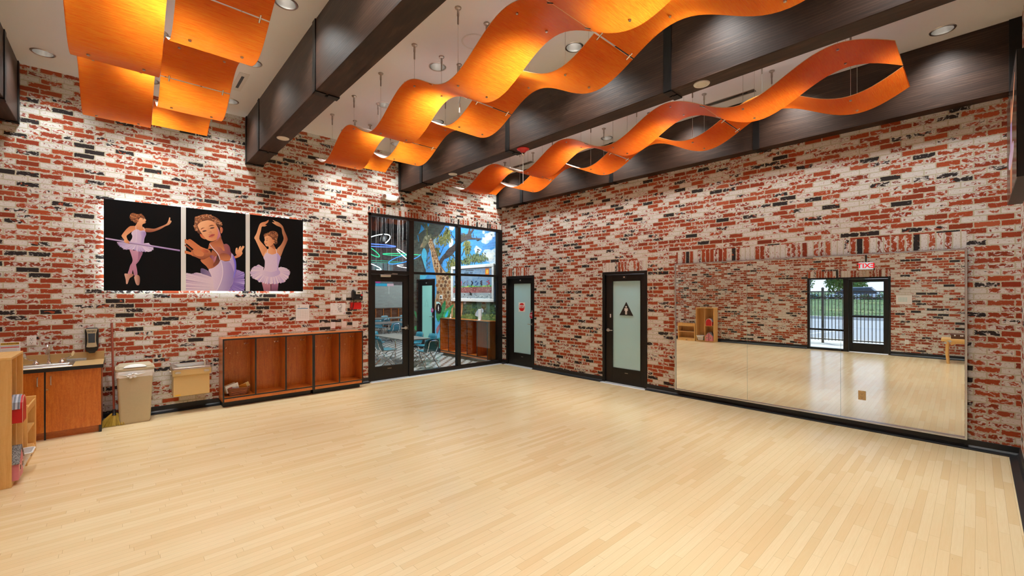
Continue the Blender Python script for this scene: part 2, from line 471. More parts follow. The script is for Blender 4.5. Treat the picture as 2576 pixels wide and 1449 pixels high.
M = {}
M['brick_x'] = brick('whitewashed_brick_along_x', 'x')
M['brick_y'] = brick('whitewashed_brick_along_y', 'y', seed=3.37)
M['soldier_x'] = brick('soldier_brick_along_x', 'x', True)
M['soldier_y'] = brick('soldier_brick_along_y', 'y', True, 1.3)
M['floor'] = maple_floor()
M['ceiling'] = plain('warm_grey_ceiling_paint', srgb(246,248,250), .9, var=.01, scale=2)
M['beam'] = beam_wood()
M['strap'] = plain('black_strap_steel', (.012,.011,.011), .45, .6)
M['orange'] = resin('orange_resin_underside', False)
M['orange_deep'] = resin('deep_orange_resin_underside', False, .78)
M['glare_top'] = resin('orange_resin_glare_top', True)
M['orange_edge'] = plain('resin_cut_edge', (.95,.62,.30), .4)
M['steel'] = plain('brushed_steel', (.62,.60,.57), .28, 1.0, scale=90)
M['nickel'] = plain('satin_nickel', (.42,.36,.31), .35, 1.0)
M['chrome'] = plain('polished_chrome', (.82,.82,.82), .06, 1.0)
M['bronze'] = plain('dark_bronze_door_frame', (.0125,.0098,.0085), .38, .3, scale=15)
M['black'] = plain('black_plastic', (.010,.010,.011), .4)
M['rubber'] = plain('black_rubber_base', (.011,.012,.014), .42)
M['glass'] = clear_glass('clear_window_glass')
M['glass_edge'] = plain('green_glass_edge', (.25,.55,.50), .2)
M['frost'] = plain('frosted_door_glass', srgb(176,224,238), .2, coat=.5, var=.03, scale=3)
M['mirror'] = mirror_glass()
M['alu'] = plain('aluminium_trim', (.66,.68,.69), .3, .9)
M['alu_white'] = plain('aluminium_threshold', (.72,.74,.74), .4, .4)
M['white'] = plain('white_plastic', (.82,.81,.79), .4, var=.02)
M['offwhite'] = plain('ivory_plastic', (.74,.70,.64), .45, var=.02)
M['paper'] = plain('white_paper', (.86,.86,.85), .7, var=.02)
M['ink'] = plain('black_ink', (.03,.03,.035), .6)
M['inkgrey'] = plain('grey_ink', (.45,.46,.48), .6)
M['inkblue'] = plain('blue_ink', (.05,.25,.50), .6)
M['red'] = plain('red_plastic', (.62,.012,.014), .35, var=.03)
M['redcard'] = plain('red_card', (.75,.008,.010), .6, var=.03)
M['yellow'] = plain('yellow_card', (.80,.48,.02), .6)
M['green'] = plain('green_paint', (.04,.36,.08), .5)
M['cherry'] = wood('cherry_laminate_vertical', (srgb(160,76,16), srgb(194,104,28), srgb(214,134,52)), 'z', 1.3, .35, .35, .8)
M['cherry_x'] = wood('cherry_laminate_horizontal', (srgb(158,78,22), srgb(192,104,34), srgb(212,130,52)), 'x', 1.3, .35, .3, .8)
M['maple'] = wood('maple_plywood', (srgb(212,156,84), srgb(228,178,106), srgb(238,196,128)), 'z', .8, .42, .25, .4, .04)
M['maple_x'] = wood('maple_plywood_flat', (srgb(216,162,90), srgb(232,186,114), srgb(240,204,138)), 'y', .8, .42, .25, .4, .04)
M['counter'] = plain('speckled_tan_laminate', srgb(188,156,106), .4, var=.18, scale=260)
M['tan'] = plain('tan_trash_plastic', srgb(182,168,140), .5, var=.05, scale=30, bump=.05)
M['bag'] = plain('white_trash_bag', (.80,.80,.80), .35)
M['fount'] = plain('tan_painted_steel', srgb(208,176,120), .42, var=.03)
M['broom'] = leaf_mat('yellow_broom_straw', srgb(150,120,30), srgb(222,196,86))
M['pole'] = plain('red_brown_broom_handle', srgb(134,64,44), .4)
M['wicker'] = wood('brown_wicker', (srgb(70,36,16), srgb(130,72,36), srgb(170,104,58)), 'x', 4, .6, 0, .9, .5)
M['art'] = vcol_mat('printed_photo_ink')
M['mural'] = vcol_mat('mural_paint', .6, .25)
M['postblack'] = plain('printed_black', (.0022,.0022,.003), .5, var=.1, spec=.15)
M['postwhite'] = plain('printed_white', (.78,.78,.75), .5, var=.01)
M['led'] = emit('cool_led_strip', (.85,.97,1.0), 34)
M['lamp'] = emit('downlight_lamp', (1.0,.95,.87), 14)
M['teal'] = plain('teal_chair_shell', (.02,.16,.22), .4, var=.08)
M['table'] = plain('grey_table_laminate', srgb(122,118,112), .35, var=.04)
M['pink'] = plain('pink_painted_wood', srgb(214,128,140), .5)
M['barn'] = plain('red_painted_wood', srgb(196,22,26), .45)
M['asphalt'] = plain('pale_asphalt', (.34,.34,.35), .9, var=.15, scale=30)
M['concrete'] = plain('pale_concrete', (.58,.55,.50), .85, var=.08, scale=8)
M['grass'] = leaf_mat('bank_grass', (.025,.07,.006), (.10,.18,.02))
M['leaf'] = leaf_mat('tree_leaves', (.03,.09,.01), (.20,.32,.04))
M['hedge'] = leaf_mat('hedge_leaves', (.012,.04,.006), (.05,.11,.02))
M['bark'] = plain('bark', (.10,.07,.05), .9)
M['fence'] = plain('dark_fence_paint', (.045,.040,.036), .5)
# ---------------------------------------------------------------- room shell
XC, YD, ZC = -8.25, -8.475, 4.665
LX = [-7.83, -6.85, -5.92, -4.15, -3.2, -1.385, -.46]
LY = [-.55, -2.0, -3.49, -4.95, -6.43, -7.9]

structure(MB().box(XC-.15, .15, YD-.15, .02, -.12, 0).build('floor', M['floor']), 'glossy maple strip dance floor')

def ceiling_mesh():
    b = MB(); hs, r, n = .115, .088, 24
    xs = sorted([XC-.15, .15]+[x-hs for x in LX]+[x+hs for x in LX]); ys = sorted([YD-.15, .15]+[y-hs for y in LY]+[y+hs for y in LY])
    for i in range(len(xs)-1):
        for j in range(len(ys)-1):
            x0, x1, y0, y1 = xs[i], xs[i+1], ys[j], ys[j+1]; cx, cy = (x0+x1)/2, (y0+y1)/2
            if any(abs(cx-x) < 1e-4 for x in LX) and any(abs(cy-y) < 1e-4 for y in LY):
                sq = []; ci = []
                for k in range(n):
                    a = 2*PI*k/n; ca, sa = math.cos(a), math.sin(a); q = hs/max(abs(ca), abs(sa))
                    sq.append((cx+ca*q, cy+sa*q, ZC)); ci.append((cx+ca*r, cy+sa*r, ZC))
                b.add(sq+ci, [(k, n+k, n+(k+1) % n, (k+1) % n) for k in range(n)])
            else:
                b.quad((x0,y0,ZC), (x0,y1,ZC), (x1,y1,ZC), (x1,y0,ZC))
    b.box(XC-.15, .15, YD-.15, .15, ZC+.20, ZC+.25)
    return b
structure(ceiling_mesh().build('ceiling', M['ceiling'], fix=False), 'warm grey painted ceiling between dark beams')

WX0 = -3.523; WZ = 3.376
b = MB(); b.box(XC-.15, WX0, 0, .15, 0, ZC+.2); b.box(WX0, 0, 0, .15, WZ, ZC+.2)
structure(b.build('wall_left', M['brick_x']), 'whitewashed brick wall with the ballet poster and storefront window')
D1 = (-1.145, -.165, 2.195); D2 = (-4.055, -3.07, 2.19)
b = MB()
for y0, y1 in ((YD-.15, D2[0]), (D2[1], D1[0]), (D1[1], .15)): b.box(0, .15, y0, y1, 0, ZC+.2)
b.box(0, .15, D2[0], D2[1], D2[2], ZC+.2); b.box(0, .15, D1[0], D1[1], D1[2], ZC+.2)
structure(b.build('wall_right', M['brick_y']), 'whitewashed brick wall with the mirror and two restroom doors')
EX = (-6.725, -4.83, 2.125)
b = MB(); b.box(XC-.15, XC, YD-.15, EX[0], 0, ZC+.2); b.box(XC-.15, XC, EX[1], .15, 0, ZC+.2); b.box(XC-.15, XC, EX[0], EX[1], EX[2], ZC+.2)
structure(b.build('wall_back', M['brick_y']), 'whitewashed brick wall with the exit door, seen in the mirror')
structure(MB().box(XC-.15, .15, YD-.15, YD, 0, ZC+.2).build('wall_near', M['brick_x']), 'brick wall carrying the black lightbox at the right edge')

# soldier courses
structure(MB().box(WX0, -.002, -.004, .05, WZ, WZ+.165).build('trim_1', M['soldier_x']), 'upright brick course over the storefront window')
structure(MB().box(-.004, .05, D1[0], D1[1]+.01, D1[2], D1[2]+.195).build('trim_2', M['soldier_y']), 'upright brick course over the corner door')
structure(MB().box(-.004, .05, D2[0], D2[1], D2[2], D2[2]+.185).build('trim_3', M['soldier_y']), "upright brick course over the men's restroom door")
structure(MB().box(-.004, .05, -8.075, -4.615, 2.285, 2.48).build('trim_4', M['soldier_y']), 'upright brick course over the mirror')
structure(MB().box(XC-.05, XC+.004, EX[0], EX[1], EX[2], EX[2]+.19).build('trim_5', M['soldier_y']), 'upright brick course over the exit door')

# black cove base: vertical board with a toe that lies on the floor
def base_x(b, x0, x1, s=-1, y=0.0):   # along x, on a wall facing s*y
    pr = [(0,0), (.085,0), (.085,.012), (.030,.022), (.014,.040), (.012,.102), (0,.104)]
    b.prism(pr, lambda p, q, h: (h, y+s*p, q), x0, x1)
def base_y(b, y0, y1, s=-1, x=0.0):
    pr = [(0,0), (.085,0), (.085,.012), (.030,.022), (.014,.040), (.012,.102), (0,.104)]
    b.prism(pr, lambda p, q, h: (x+s*p, h, q), y0, y1)
b = MB(); base_x(b, XC, WX0); structure(b.build('baseboard_left', M['rubber'], bevel=.002), 'black rubber base under the poster wall')
b = MB(); base_y(b, YD, D2[0]); base_y(b, D2[1], D1[0]); base_y(b, D1[1], -.0)
structure(b.build('baseboard_right', M['rubber'], bevel=.002), 'black rubber base under the mirror')
b = MB(); base_y(b, YD, EX[0], 1, XC); base_y(b, EX[1], 0, 1, XC); structure(b.build('baseboard_back', M['rubber'], bevel=.002), 'black rubber base along the exit wall')
b = MB(); base_x(b, XC, 0, 1, YD); structure(b.build('baseboard_near', M['rubber'], bevel=.002), 'black rubber base along the near wall')

# ---------------------------------------------------------------- beams
STR_Y = [-.045, -.90, -3.40, -5.94, -8.43]
def beam(x0, x1, label, sides):
    t = thing('ceiling_beam', label, 'beam', ((x0+x1)/2, YD/2, 3.9), 'dark ceiling beams')
    MB().box(x0, x1, YD, 0, 3.905, ZC).build('beam_body', M['beam'], t, bevel=.006)
    for y in STR_Y:
        w = .045; b = MB(); e = .010
        if 'l' in sides: b.box(x0-e, x0, y-w, y+w, 3.905-e, ZC)
        if 'r' in sides: b.box(x1, x1+e, y-w, y+w, 3.905-e, ZC)
        xm = (x0+x1)/2; c = 0.012 if y not in (STR_Y[0], STR_Y[-1]) else .02
        b.box(x0-(e if 'l' in sides else 0), xm-c, y-w, y+w, 3.905-e, 3.905); b.box(xm+c, x1+(e if 'r' in sides else 0), y-w, y+w, 3.905-e, 3.905)
        s = b.build('steel_strap', M['strap'], t, bevel=.002)
        MB().cyl((xm-c-.002, y, 3.898), (xm+c+.002, y, 3.898), .009, 10).build('strap_bolt', M['strap'], s)
    return t
beam(XC, -8.087, 'dark wood ceiling beam at the far left edge, against the back wall', 'r')
beam(-5.62, -5.38, 'dark wood ceiling beam between the left and middle orange ribbons, ending above the poster', 'lr')
beam(-2.864, -2.63, 'dark wood ceiling beam between the middle and right orange ribbons, carrying the red disc', 'lr')
beam(-.185, 0, 'dark wood ceiling beam running against the mirror wall', 'l')

# ---------------------------------------------------------------- recessed downlights
BAYN = {-7.83: ('left bay', 'row beside the back wall beam'), -6.85: ('left bay', 'middle row above the ribbon'), -5.92: ('left bay', 'row beside the second beam'),
        -4.15: ('middle bay', 'middle row above the ribbon'), -3.2: ('middle bay', 'row beside the third beam'),
        -1.385: ('right bay', 'middle row above the ribbon'), -.46: ('right bay', 'row beside the mirror wall beam')}
ORD = ['first from the poster wall', 'second from the poster wall', 'third from the poster wall', 'fourth from the poster wall', 'fifth from the poster wall', 'last, nearest the camera']
proto = None
for x in LX:
    for j, y in enumerate(LY):
        lab = 'recessed ceiling downlight, %s, %s, %s' % (BAYN[x][0], BAYN[x][1], ORD[j])
        if proto is None:
            t = proto = thing('downlight', lab, 'ceiling light', (x, y, ZC), 'recessed downlights')
            MB().lathe((x,y,ZC), [(.088,0), (.092,-.006), (.104,-.007), (.110,-.002), (.110,0)], 32).build('trim_ring', M['steel'], t, smooth=True)
            MB().lathe((x,y,ZC), [(.088,-.002), (.082,.04), (.070,.085), (.056,.12)], 32).build('reflector', M['steel'], t, smooth=True, fix=False)
            MB().lathe((x,y,ZC), [(.0005,.118), (.057,.118), (.057,.124), (.0005,.124)], 24).build('lamp_disc', M['lamp'], t)
        else:
            copy_tree(proto, (x, y, ZC), label=lab)
        L = bpy.data.lights.new('downlight_beam', 'SPOT'); L.energy = {-6.85: 128, -4.15: 155, -1.385: 95, -3.2: 82, -.46: 96}.get(x, 72); L.color = (.945, 1.0, .99); L.spot_size = math.radians(96 if x in (-6.85, -4.15, -1.385) else 122); L.spot_blend = .8; L.shadow_soft_size = .14
        lo = bpy.data.objects.new('downlight_beam', L); COL.objects.link(lo); lo.location = (x, y, ZC-.012)

# white round discs under the beams, ceiling speaker, slots, red sprinkler cover, corner sensor
for x, y, lab in ((-5.49, -1.693, 'white round disc under the beam above the poster'), (-2.755, -1.81, 'white round disc under the third beam near the storefront window'), (-2.76, -6.256, 'white round disc under the third beam above the mirror side')):
    t = thing('speaker_disc', lab, 'ceiling speaker', (x, y, 3.905), 'white discs under the beams')
    MB().lathe((x,y,3.905), [(.0005,-.008), (.052,-.008), (.054,-.012), (.074,-.009), (.078,-.002), (.078,0)], 32).build('trim_ring', M['white'], t, smooth=True)
    MB().lathe((x,y,3.905), [(.0005,-.010), (.048,-.0105), (.050,-.007)], 32).build('speaker_grille', M['offwhite'], t, smooth=True)
t = thing('ceiling_speaker', 'large round white grille flush in the ceiling of the middle bay', 'ceiling speaker', (-4.127, -4.248, ZC))
MB().lathe((-4.127,-4.248,ZC), [(.135,-.004), (.150,-.008), (.156,-.003), (.156,0)], 40).build('trim_ring', M['white'], t, smooth=True)
MB().lathe((-4.127,-4.248,ZC), [(.0005,-.006), (.10,-.0055), (.136,-.003)], 40).build('speaker_grille', M['ceiling'], t, smooth=True)
for x, y0, y1, w, lab in ((-5.935, -1.64, -1.01, .058, 'short white slot vent in the left ceiling bay beside the second beam'), (-.478, -1.56, -.97, .05, 'slot vent in the right bay above the storefront corner'), (-.478, -6.02, -5.0, .05, 'long slot vent in the right bay beside the mirror wall beam')):
    t = thing('slot_vent', lab, 'air vent', (x, (y0+y1)/2, ZC), 'ceiling slot vents')
    b = MB(); s = .017
    b.box(x-w, x-s, y0, y1, ZC-.008, ZC); b.box(x+s, x+w, y0, y1, ZC-.008, ZC); b.box(x-s, x+s, y0, y0+.10, ZC-.008, ZC); b.box(x-s, x+s, y1-.10, y1, ZC-.008, ZC)
    b.build('vent_frame', M['white'] if w > .055 else M['nickel'], t, bevel=.002)
    MB().box(x-s, x+s, y0+.1, y1-.1, ZC-.003, ZC-.0005).build('vent_slot', M['black'], t)
x, y, z = -2.752, -3.62, 3.905
t = thing('sprinkler', 'red flared sprinkler cover with chrome tip under the third beam', 'sprinkler', (x, y, z))
MB().lathe((x,y,z), [(.004,-.062), (.030,-.060), (.045,-.040), (.072,-.022), (.092,-.012), (.093,-.004), (.080,0)], 32).build('cover', M['red'], t, smooth=True)
MB().lathe((x,y,z), [(.0005,-.105), (.018,-.102), (.026,-.088), (.024,-.070), (.014,-.060)], 20).build('sprinkler_head', M['chrome'], t, smooth=True)
MB().cyl((x,y,z-.10), (x,y,z-.52), .0045, 8).build('test_rod', M['white'], t)
x, y, z = -.085, -.16, 3.905
t = thing('corner_sensor', 'small white round sensor under the beam in the corner above the window', 'sensor', (x, y, z))
MB().lathe((x,y,z), [(.0005,-.052), (.050,-.052), (.056,-.046), (.056,-.006), (.052,0)], 24).build('sensor_body', M['white'], t, smooth=True)
MB().lathe((x,y,z), [(.0005,-.078), (.020,-.074), (.030,-.060), (.030,-.050)], 20).build('sensor_lens', M['steel'], t, smooth=True)
# loose cable with a white plug in the middle bay
t = thing('loose_cable', 'grey loose cable with white plug hanging from the middle bay ceiling', 'cable', (-4.0, -3.72, ZC))
P = [(-4.0,-3.72,ZC), (-4.0,-3.72,ZC-.10), (-3.995,-3.72,ZC-.20), (-3.975,-3.715,ZC-.31), (-3.95,-3.71,ZC-.40), (-3.965,-3.71,ZC-.47), (-3.955,-3.71,ZC-.54)]
MB().tube(P, .006, 8).build('wire', M['nickel'], t, smooth=True)
MB().box(-3.965, -3.945, -3.72, -3.70, ZC-.60, ZC-.54).build('plug', M['white'], t, bevel=.002)

# ---------------------------------------------------------------- orange wavy ribbons
Z0, AMP, WL, Y0R = 4.035, .155, 1.75, -.66
def zr(y, s): return Z0+s*AMP*math.sin(2*PI*(Y0R-y)/WL)
def ribbon(xa, xb, s, label, mat):
    t = thing('ceiling_ribbon', label, 'ceiling ribbon', ((xa+xb)/2, -4.16, Z0), 'wavy orange ceiling ribbons')
    TH = .006
    for p in range(4):
        ya, yb = Y0R-p*WL-(.006 if p else 0), Y0R-(p+1)*WL+(.006 if p < 3 else 0)
        n = 28; b = MB(); ring = []
        for i in range(n+1):
            y = ya+(yb-ya)*i/n; z = zr(y, s)
            d = (zr(y+.001, s)-zr(y-.001, s))/.002; q = math.hypot(1, d); ny, nz = -d/q*TH/2, TH/2/q
            ring.append([(xa,y-ny,z-nz), (xb,y-ny,z-nz), (xb,y+ny,z+nz), (xa,y+ny,z+nz)])
        vs = [q for r_ in ring for q in r_]; fs = []; ms = []
        for i in range(n):
            for k, mi in ((0,0), (1,2), (2,1), (3,2)):
                l = (k+1) % 4; fs.append((i*4+k, i*4+l, i*4+4+l, i*4+4+k)); ms.append(mi)
        fs += [(0,1,2,3), (n*4+3, n*4+2, n*4+1, n*4)]; ms += [2, 2]
        b.v = vs; b.f = [list(f) for f in fs]; b.m = ms
        b.build('panel', [mat, M['glare_top'], M['orange_edge']], t, smooth=True, angle=50)
    for p in range(1, 4):
        y = Y0R-p*WL; sl = (zr(y+.001, s)-zr(y-.001, s))/.002; q = math.hypot(1, sl)
        for x in (xa+.07, xb-.07):
            c = Vector((x, y, zr(y, s)-.004)); d = Vector((0, 1/q, sl/q))*.036
            MB().cyl(c-d, c+d, .008, 10).build('joint_clip', M['chrome'], t, smooth=True)
    for h in range(8):
        y = Y0R-WL/4-h*WL/2
        for x in (xa+.12, xb-.12):
            z = zr(y, s)
            w = MB().cyl((x,y,z+.003), (x,y,ZC-.16), .0022, 6).build('cable', M['steel'], t)
            MB().lathe((x,y,ZC), [(.007,-.17), (.009,-.165), (.009,-.09), (.012,-.085), (.012,-.022), (.030,-.012), (.034,-.003), (.034,0)], 14).build('ceiling_mount', M['nickel'], w, smooth=True)
            MB().lathe((x,y,z), [(.0005,-.016), (.010,-.015), (.012,-.010), (.012,.004), (.006,.045), (.0025,.05)], 12).build('stud', M['steel'], w, smooth=True)
    return t
for cx, bay in ((-6.845, 'left bay over the sink'), (-4.107, 'middle bay before the storefront'), (-1.385, 'right bay nearest the mirror')):
    ribbon(cx-.625, cx-.012, -1, 'orange wavy ribbon, left of the pair, '+bay, M['orange_deep'] if cx > -2 else M['orange'])
    ribbon(cx+.012, cx+.625, 1, 'orange wavy ribbon, right of the pair, '+bay, M['orange_deep'] if cx > -2 else M['orange'])
# ---------------------------------------------------------------- doors, storefront window, exit
def lever(parent, c, face, dirn, mat=None):
    """round rose with a lever; face = unit normal out of the door, dirn = unit direction of the lever"""
    m = mat or M['steel']; f = Vector(face); d = Vector(dirn); c = Vector(c)
    b = MB(); b.cyl(c, c+f*.012, .034, 24); b.cyl(c+f*.012, c+f*.05, .013, 16)
    b.tube([c+f*.048, c+f*.052+d*.02, c+f*.054+d*.06, c+f*.05+d*.125], [.012,.011,.010,.009], 10)
    return b.build('lever_handle', m, parent, smooth=True)

def wall_b_door(name, y0, y1, top, gy0, gy1, gz0, gz1, hy, hdir, label, closer_y):
    d = sroot(name, (0, (y0+y1)/2, 0), label)
    b = MB(); fw = .055
    b.box(-.012, .10, y0, y0+fw, 0, top); b.box(-.012, .10, y1-fw, y1, 0, top); b.box(-.012, .10, y0+fw, y1-fw, top-fw, top)
    b.build('door_frame', M['bronze'], d, bevel=.003)
    a0, a1, t1 = y0+fw+.004, y1-fw-.004, top-fw-.004
    b = MB(); x0, x1 = .022, .066
    b.box(x0, x1, a0, gy0, .012, t1); b.box(x0, x1, gy1, a1, .012, t1); b.box(x0, x1, gy0, gy1, .012, gz0); b.box(x0, x1, gy0, gy1, gz1, t1)
    leaf = b.build('door_leaf', M['bronze'], d, bevel=.002)
    MB().box(.034, .050, gy0-.01, gy1+.01, gz0-.01, gz1+.01).build('frosted_glass', M['frost'], d)
    b = MB()
    for s0, s1, z0_, z1_ in ((gy0, gy0+.012, gz0, gz1), (gy1-.012, gy1, gz0, gz1), (gy0, gy1, gz0, gz0+.012), (gy0, gy1, gz1-.012, gz1)): b.box(.016, .03, s0, s1, z0_, z1_)
    b.build('glass_bead', M['bronze'], d)
    MB().box(.008, .022, closer_y-.045, closer_y+.045, t1-.075, t1-.025).build('door_number_plate', M['black'], d, bevel=.002)
    MB().box(.007, .0085, closer_y-.016, closer_y+.016, t1-.062, t1-.038).build('plate_number', M['offwhite'], d)
    MB().box(.0205, .022, (gy0+gy1)/2-.035, (gy0+gy1)/2+.035, gz0-.075, gz0-.063).build('maker_tag', M['nickel'], d)
    lever(d, (.022, hy, 1.04), (-1,0,0), (0,hdir,0))
    return d
wall_b_door('door_1', D1[0], D1[1], D1[2], -1.022, -.403, .305, 2.018, -1.075, 1, 'black framed frosted glass door in the corner with two red stop signs', -.66)
d2 = wall_b_door('door_2', D2[0], D2[1], D2[2], -3.915, -3.286, .30, 2.017, -3.19, -1, "black framed frosted glass men's restroom door beside the mirror", -3.56)
MB().box(.012, .022, -3.255, -3.232, 1.29, 1.36).build('occupancy_latch', M['white'], d2, bevel=.002)
for nm, y0, y1, lab in (('door_1', D1[0], D1[1], 'aluminium threshold strip under the corner door'), ('door_2', D2[0], D2[1], "aluminium threshold strip under the men's restroom door")):
    b = MB(); b.prism([(-.10,.0), (-.085,.008), (.06,.012), (.07,0)], lambda p, q, h: (p, h, q), y0+.0, y1-.0)
    tag(b.build('door_threshold', M['alu_white'], bevel=.001), lab, 'threshold', 'door thresholds')

# stop signs on the corner door
def octagon(cy, cz, r, n=8): return [(cy+r*math.cos(PI/8+PI*k/4), cz+r*math.sin(PI/8+PI*k/4)) for k in range(8)]
fnb = lambda x: (lambda a, b_, h: (x-h, a, b_))
t = thing('stop_notice', 'square white notice with red stop octagon on the corner door glass', 'sign', (.03, -.69, 1.44))
MB().box(.031, .034, -.80, -.578, 1.325, 1.55).build('notice_sheet', M['paper'], t)
MB().prism(octagon(-.69, 1.437, .103), fnb(.031), .0002, .0012).build('octagon', M['red'], t)
text_part('lettering', 'STOP', .075, (.0294, -.69, 1.455), ROT_B, M['paper'], t, bold=.003)
MB().box(.0294, .0298, -.78, -.60, 1.415, 1.422).build('rule_line', M['paper'], t)
t = thing('stop_tag', 'small red octagonal stop tag hanging above the corner door handle', 'sign', (.02, -1.04, 1.25))
MB().prism(octagon(-1.04, 1.247, .083), fnb(.020), 0, .003).build('tag_border', M['paper'], t)
MB().prism(octagon(-1.04, 1.247, .074), fnb(.020), .003, .004).build('tag_face', plain('crimson_tag', (.50,.02,.06), .4), t)
text_part('lettering', 'STOP', .062, (.0155, -1.04, 1.247), ROT_B, M['paper'], t, bold=.002)
MB().box(.0165, .0215, -1.062, -1.046, 1.325, 1.365).build('tag_hook', M['white'], t)
# men's triangle
t = thing('restroom_sign', "black triangle sign with white man figure on the men's restroom door", 'sign', (.03, -3.594, 1.43))
MB().prism([(-3.594,1.601), (-3.744,1.343), (-3.444,1.343)], fnb(.034), 0, .008).build('triangle_plate', M['black'], t, bevel=.002)
b = MB(); f = fnb(.026); c = -3.594
b.prism([(c+.017*math.cos(2*PI*k/20), 1.508+.017*math.sin(2*PI*k/20)) for k in range(20)], f, .0002, .002)
b.prism([(c-.028,1.482), (c+.028,1.482), (c+.036,1.474), (c+.036,1.43), (c+.024,1.43), (c+.024,1.465), (c+.020,1.465), (c+.020,1.36), (c+.004,1.36), (c+.004,1.42), (c-.004,1.42), (c-.004,1.36), (c-.020,1.36), (c-.020,1.465), (c-.024,1.465), (c-.024,1.43), (c-.036,1.43), (c-.036,1.474)], f, .0002, .002)
b.build('man_symbol', M['paper'], t)

# ---------------------------------------------------------------- storefront window and its glass door
w = sroot('window_1', (-1.76, .05, 0), 'black storefront window onto the classroom with the giraffe mural')
b = MB(); fy0, fy1 = -.012, .10
b.box(WX0, -3.468, fy0, fy1, 0, WZ); b.box(WX0, -.002, fy0, fy1, WZ-.055, WZ); b.box(-2.63, -2.515, fy0, fy1, 0, WZ-.055)
b.box(-1.372, -1.285, fy0, fy1, .085, WZ-.055); b.box(-.135, -.002, fy0, fy1, .0, WZ-.055)
b.box(-3.468, -2.63, fy0, fy1, 2.155, 2.235); b.box(-2.515, -1.372, fy0+.01, fy1, 2.18, 2.232); b.box(-1.285, -.135, fy0+.01, fy1, 2.18, 2.232)
b.box(-2.515, -.135, fy0, fy1, .008, .085)
b.build('window_frame', M['bronze'], w, bevel=.003)
for nm, x0, x1, z0, z1 in (('a', -3.468, -2.63, 2.235, WZ-.055), ('b', -2.515, -1.372, 2.232, WZ-.055), ('c', -1.285, -.135, 2.232, WZ-.055), ('d', -2.515, -1.372, .085, 2.18), ('e', -1.285, -.135, .085, 2.18)):
    MB().box(x0-.008, x1+.008, .040, .048, z0-.008, z1+.008).build('glass_pane', M['glass'], w)
d = sroot('door_3', (-3.05, .04, 0), 'black glass storefront door beside the coat lockers')
b = MB(); x0, x1, g0, g1, gz0, gz1 = -3.460, -2.638, -3.375, -2.757, .285, 2.008
b.box(x0, g0, .010, .055, .014, 2.15); b.box(g1, x1, .010, .055, .014, 2.15); b.box(g0, g1, .010, .055, .014, gz0); b.box(g0, g1, .010, .055, gz1, 2.15)
b.build('door_leaf', M['bronze'], d, bevel=.002)
MB().box(g0-.008, g1+.008, .028, .036, gz0-.008, gz1+.008).build('door_glass', M['glass'], d)
lever(d, (-2.70, .010, 1.04), (0,-1,0), (-1,0,0))
MB().box(-2.648, -2.640, .004, .010, 1.00, 1.10).build('strike_plate', M['steel'], d)
b = MB(); b.cyl((-3.28,-.022,2.125), (-3.06,-.022,2.125), .024, 16); b.box(-3.27, -3.07, -.03, .012, 2.10, 2.15)
c = b.build('door_closer', M['steel'], d, smooth=True, bevel=.002)
MB().bar((-3.20,-.03,2.155), (-2.92,-.06,2.165), .02, .008).build('closer_arm', M['steel'], c)
MB().bar((-2.92,-.06,2.172), (-3.02,.0,2.18), .02, .008).build('closer_arm', M['steel'], c)
MB().box(-3.11, -3.02, .0085, .010, .225, .236).build('maker_tag', M['nickel'], d)
b = MB(); b.prism([(-.11,0), (-.095,.008), (.05,.012), (.06,0)], lambda p, q, h: (h, p, q), -3.50, -.09)
tag(b.build('door_threshold', M['alu_white'], bevel=.001), 'long aluminium threshold strip along the storefront', 'threshold', 'door thresholds')

# ---------------------------------------------------------------- exit door with sidelight in the back wall (seen in the mirror)
w = sroot('window_2', (XC, -5.27, 0), 'black framed glass sidelight beside the exit door')
b = MB(); X0, X1 = XC-.12, XC+.012
b.box(X0, X1, -4.89, -4.83, 0, EX[2]); b.box(X0, X1, -5.82, -5.70, 0, EX[2]); b.box(X0, X1, -5.70, -4.89, EX[2]-.05, EX[2]); b.box(X0, X1, -5.70, -4.89, 0, .06); b.box(X0+.02, X1-.01, -5.70, -4.89, .575, .625)
b.build('window_frame', M['bronze'], w, bevel=.003)
MB().box(XC-.06, XC-.052, -5.705, -4.885, .055, .58).build('glass_pane', M['glass'], w)
MB().box(XC-.06, XC-.052, -5.705, -4.885, .62, EX[2]-.045).build('glass_pane', M['glass'], w)
d = sroot('door_4', (XC, -6.25, 0), 'black glass exit door to the parking lot, seen in the mirror')
b = MB(); b.box(X0, X1, EX[0], EX[0]+.05, 0, EX[2]); b.box(X0, X1, EX[0]+.05, -5.82, EX[2]-.05, EX[2]); b.build('door_frame', M['bronze'], d, bevel=.003)
b = MB(); x0, x1 = XC-.07, XC-.02
b.box(x0, x1, EX[0]+.055, -6.576, .014, EX[2]-.055); b.box(x0, x1, -5.906, -5.824, .014, EX[2]-.055); b.box(x0, x1, -6.576, -5.906, .014, .265); b.box(x0, x1, -6.576, -5.906, 1.0, 1.05); b.box(x0, x1, -6.576, -5.906, 1.985, EX[2]-.055)
b.build('door_leaf', M['bronze'], d, bevel=.002)
MB().box(XC-.05, XC-.042, -6.582, -5.90, .26, 1.005).build('door_glass', M['glass'], d)
MB().box(XC-.05, XC-.042, -6.582, -5.90, 1.045, 1.99).build('door_glass', M['glass'], d)
MB().bar((XC+.03,-6.60,1.02), (XC+.03,-5.88,1.02), .05, .05).build('push_bar', M['bronze'], d, bevel=.004)
t = thing('exit_sign', 'white box sign with red EXIT letters above the exit door, seen in the mirror', 'sign', (XC+.03, -6.21, 2.43))
MB().box(XC+.01, XC+.06, -6.37, -6.05, 2.325, 2.535).build('sign_box', M['white'], t, bevel=.006)
MB().box(XC+.060, XC+.0606, -6.36, -6.06, 2.335, 2.525).build('sign_face', emit('exit_face_glow', (1.0,.95,.92), .42), t)
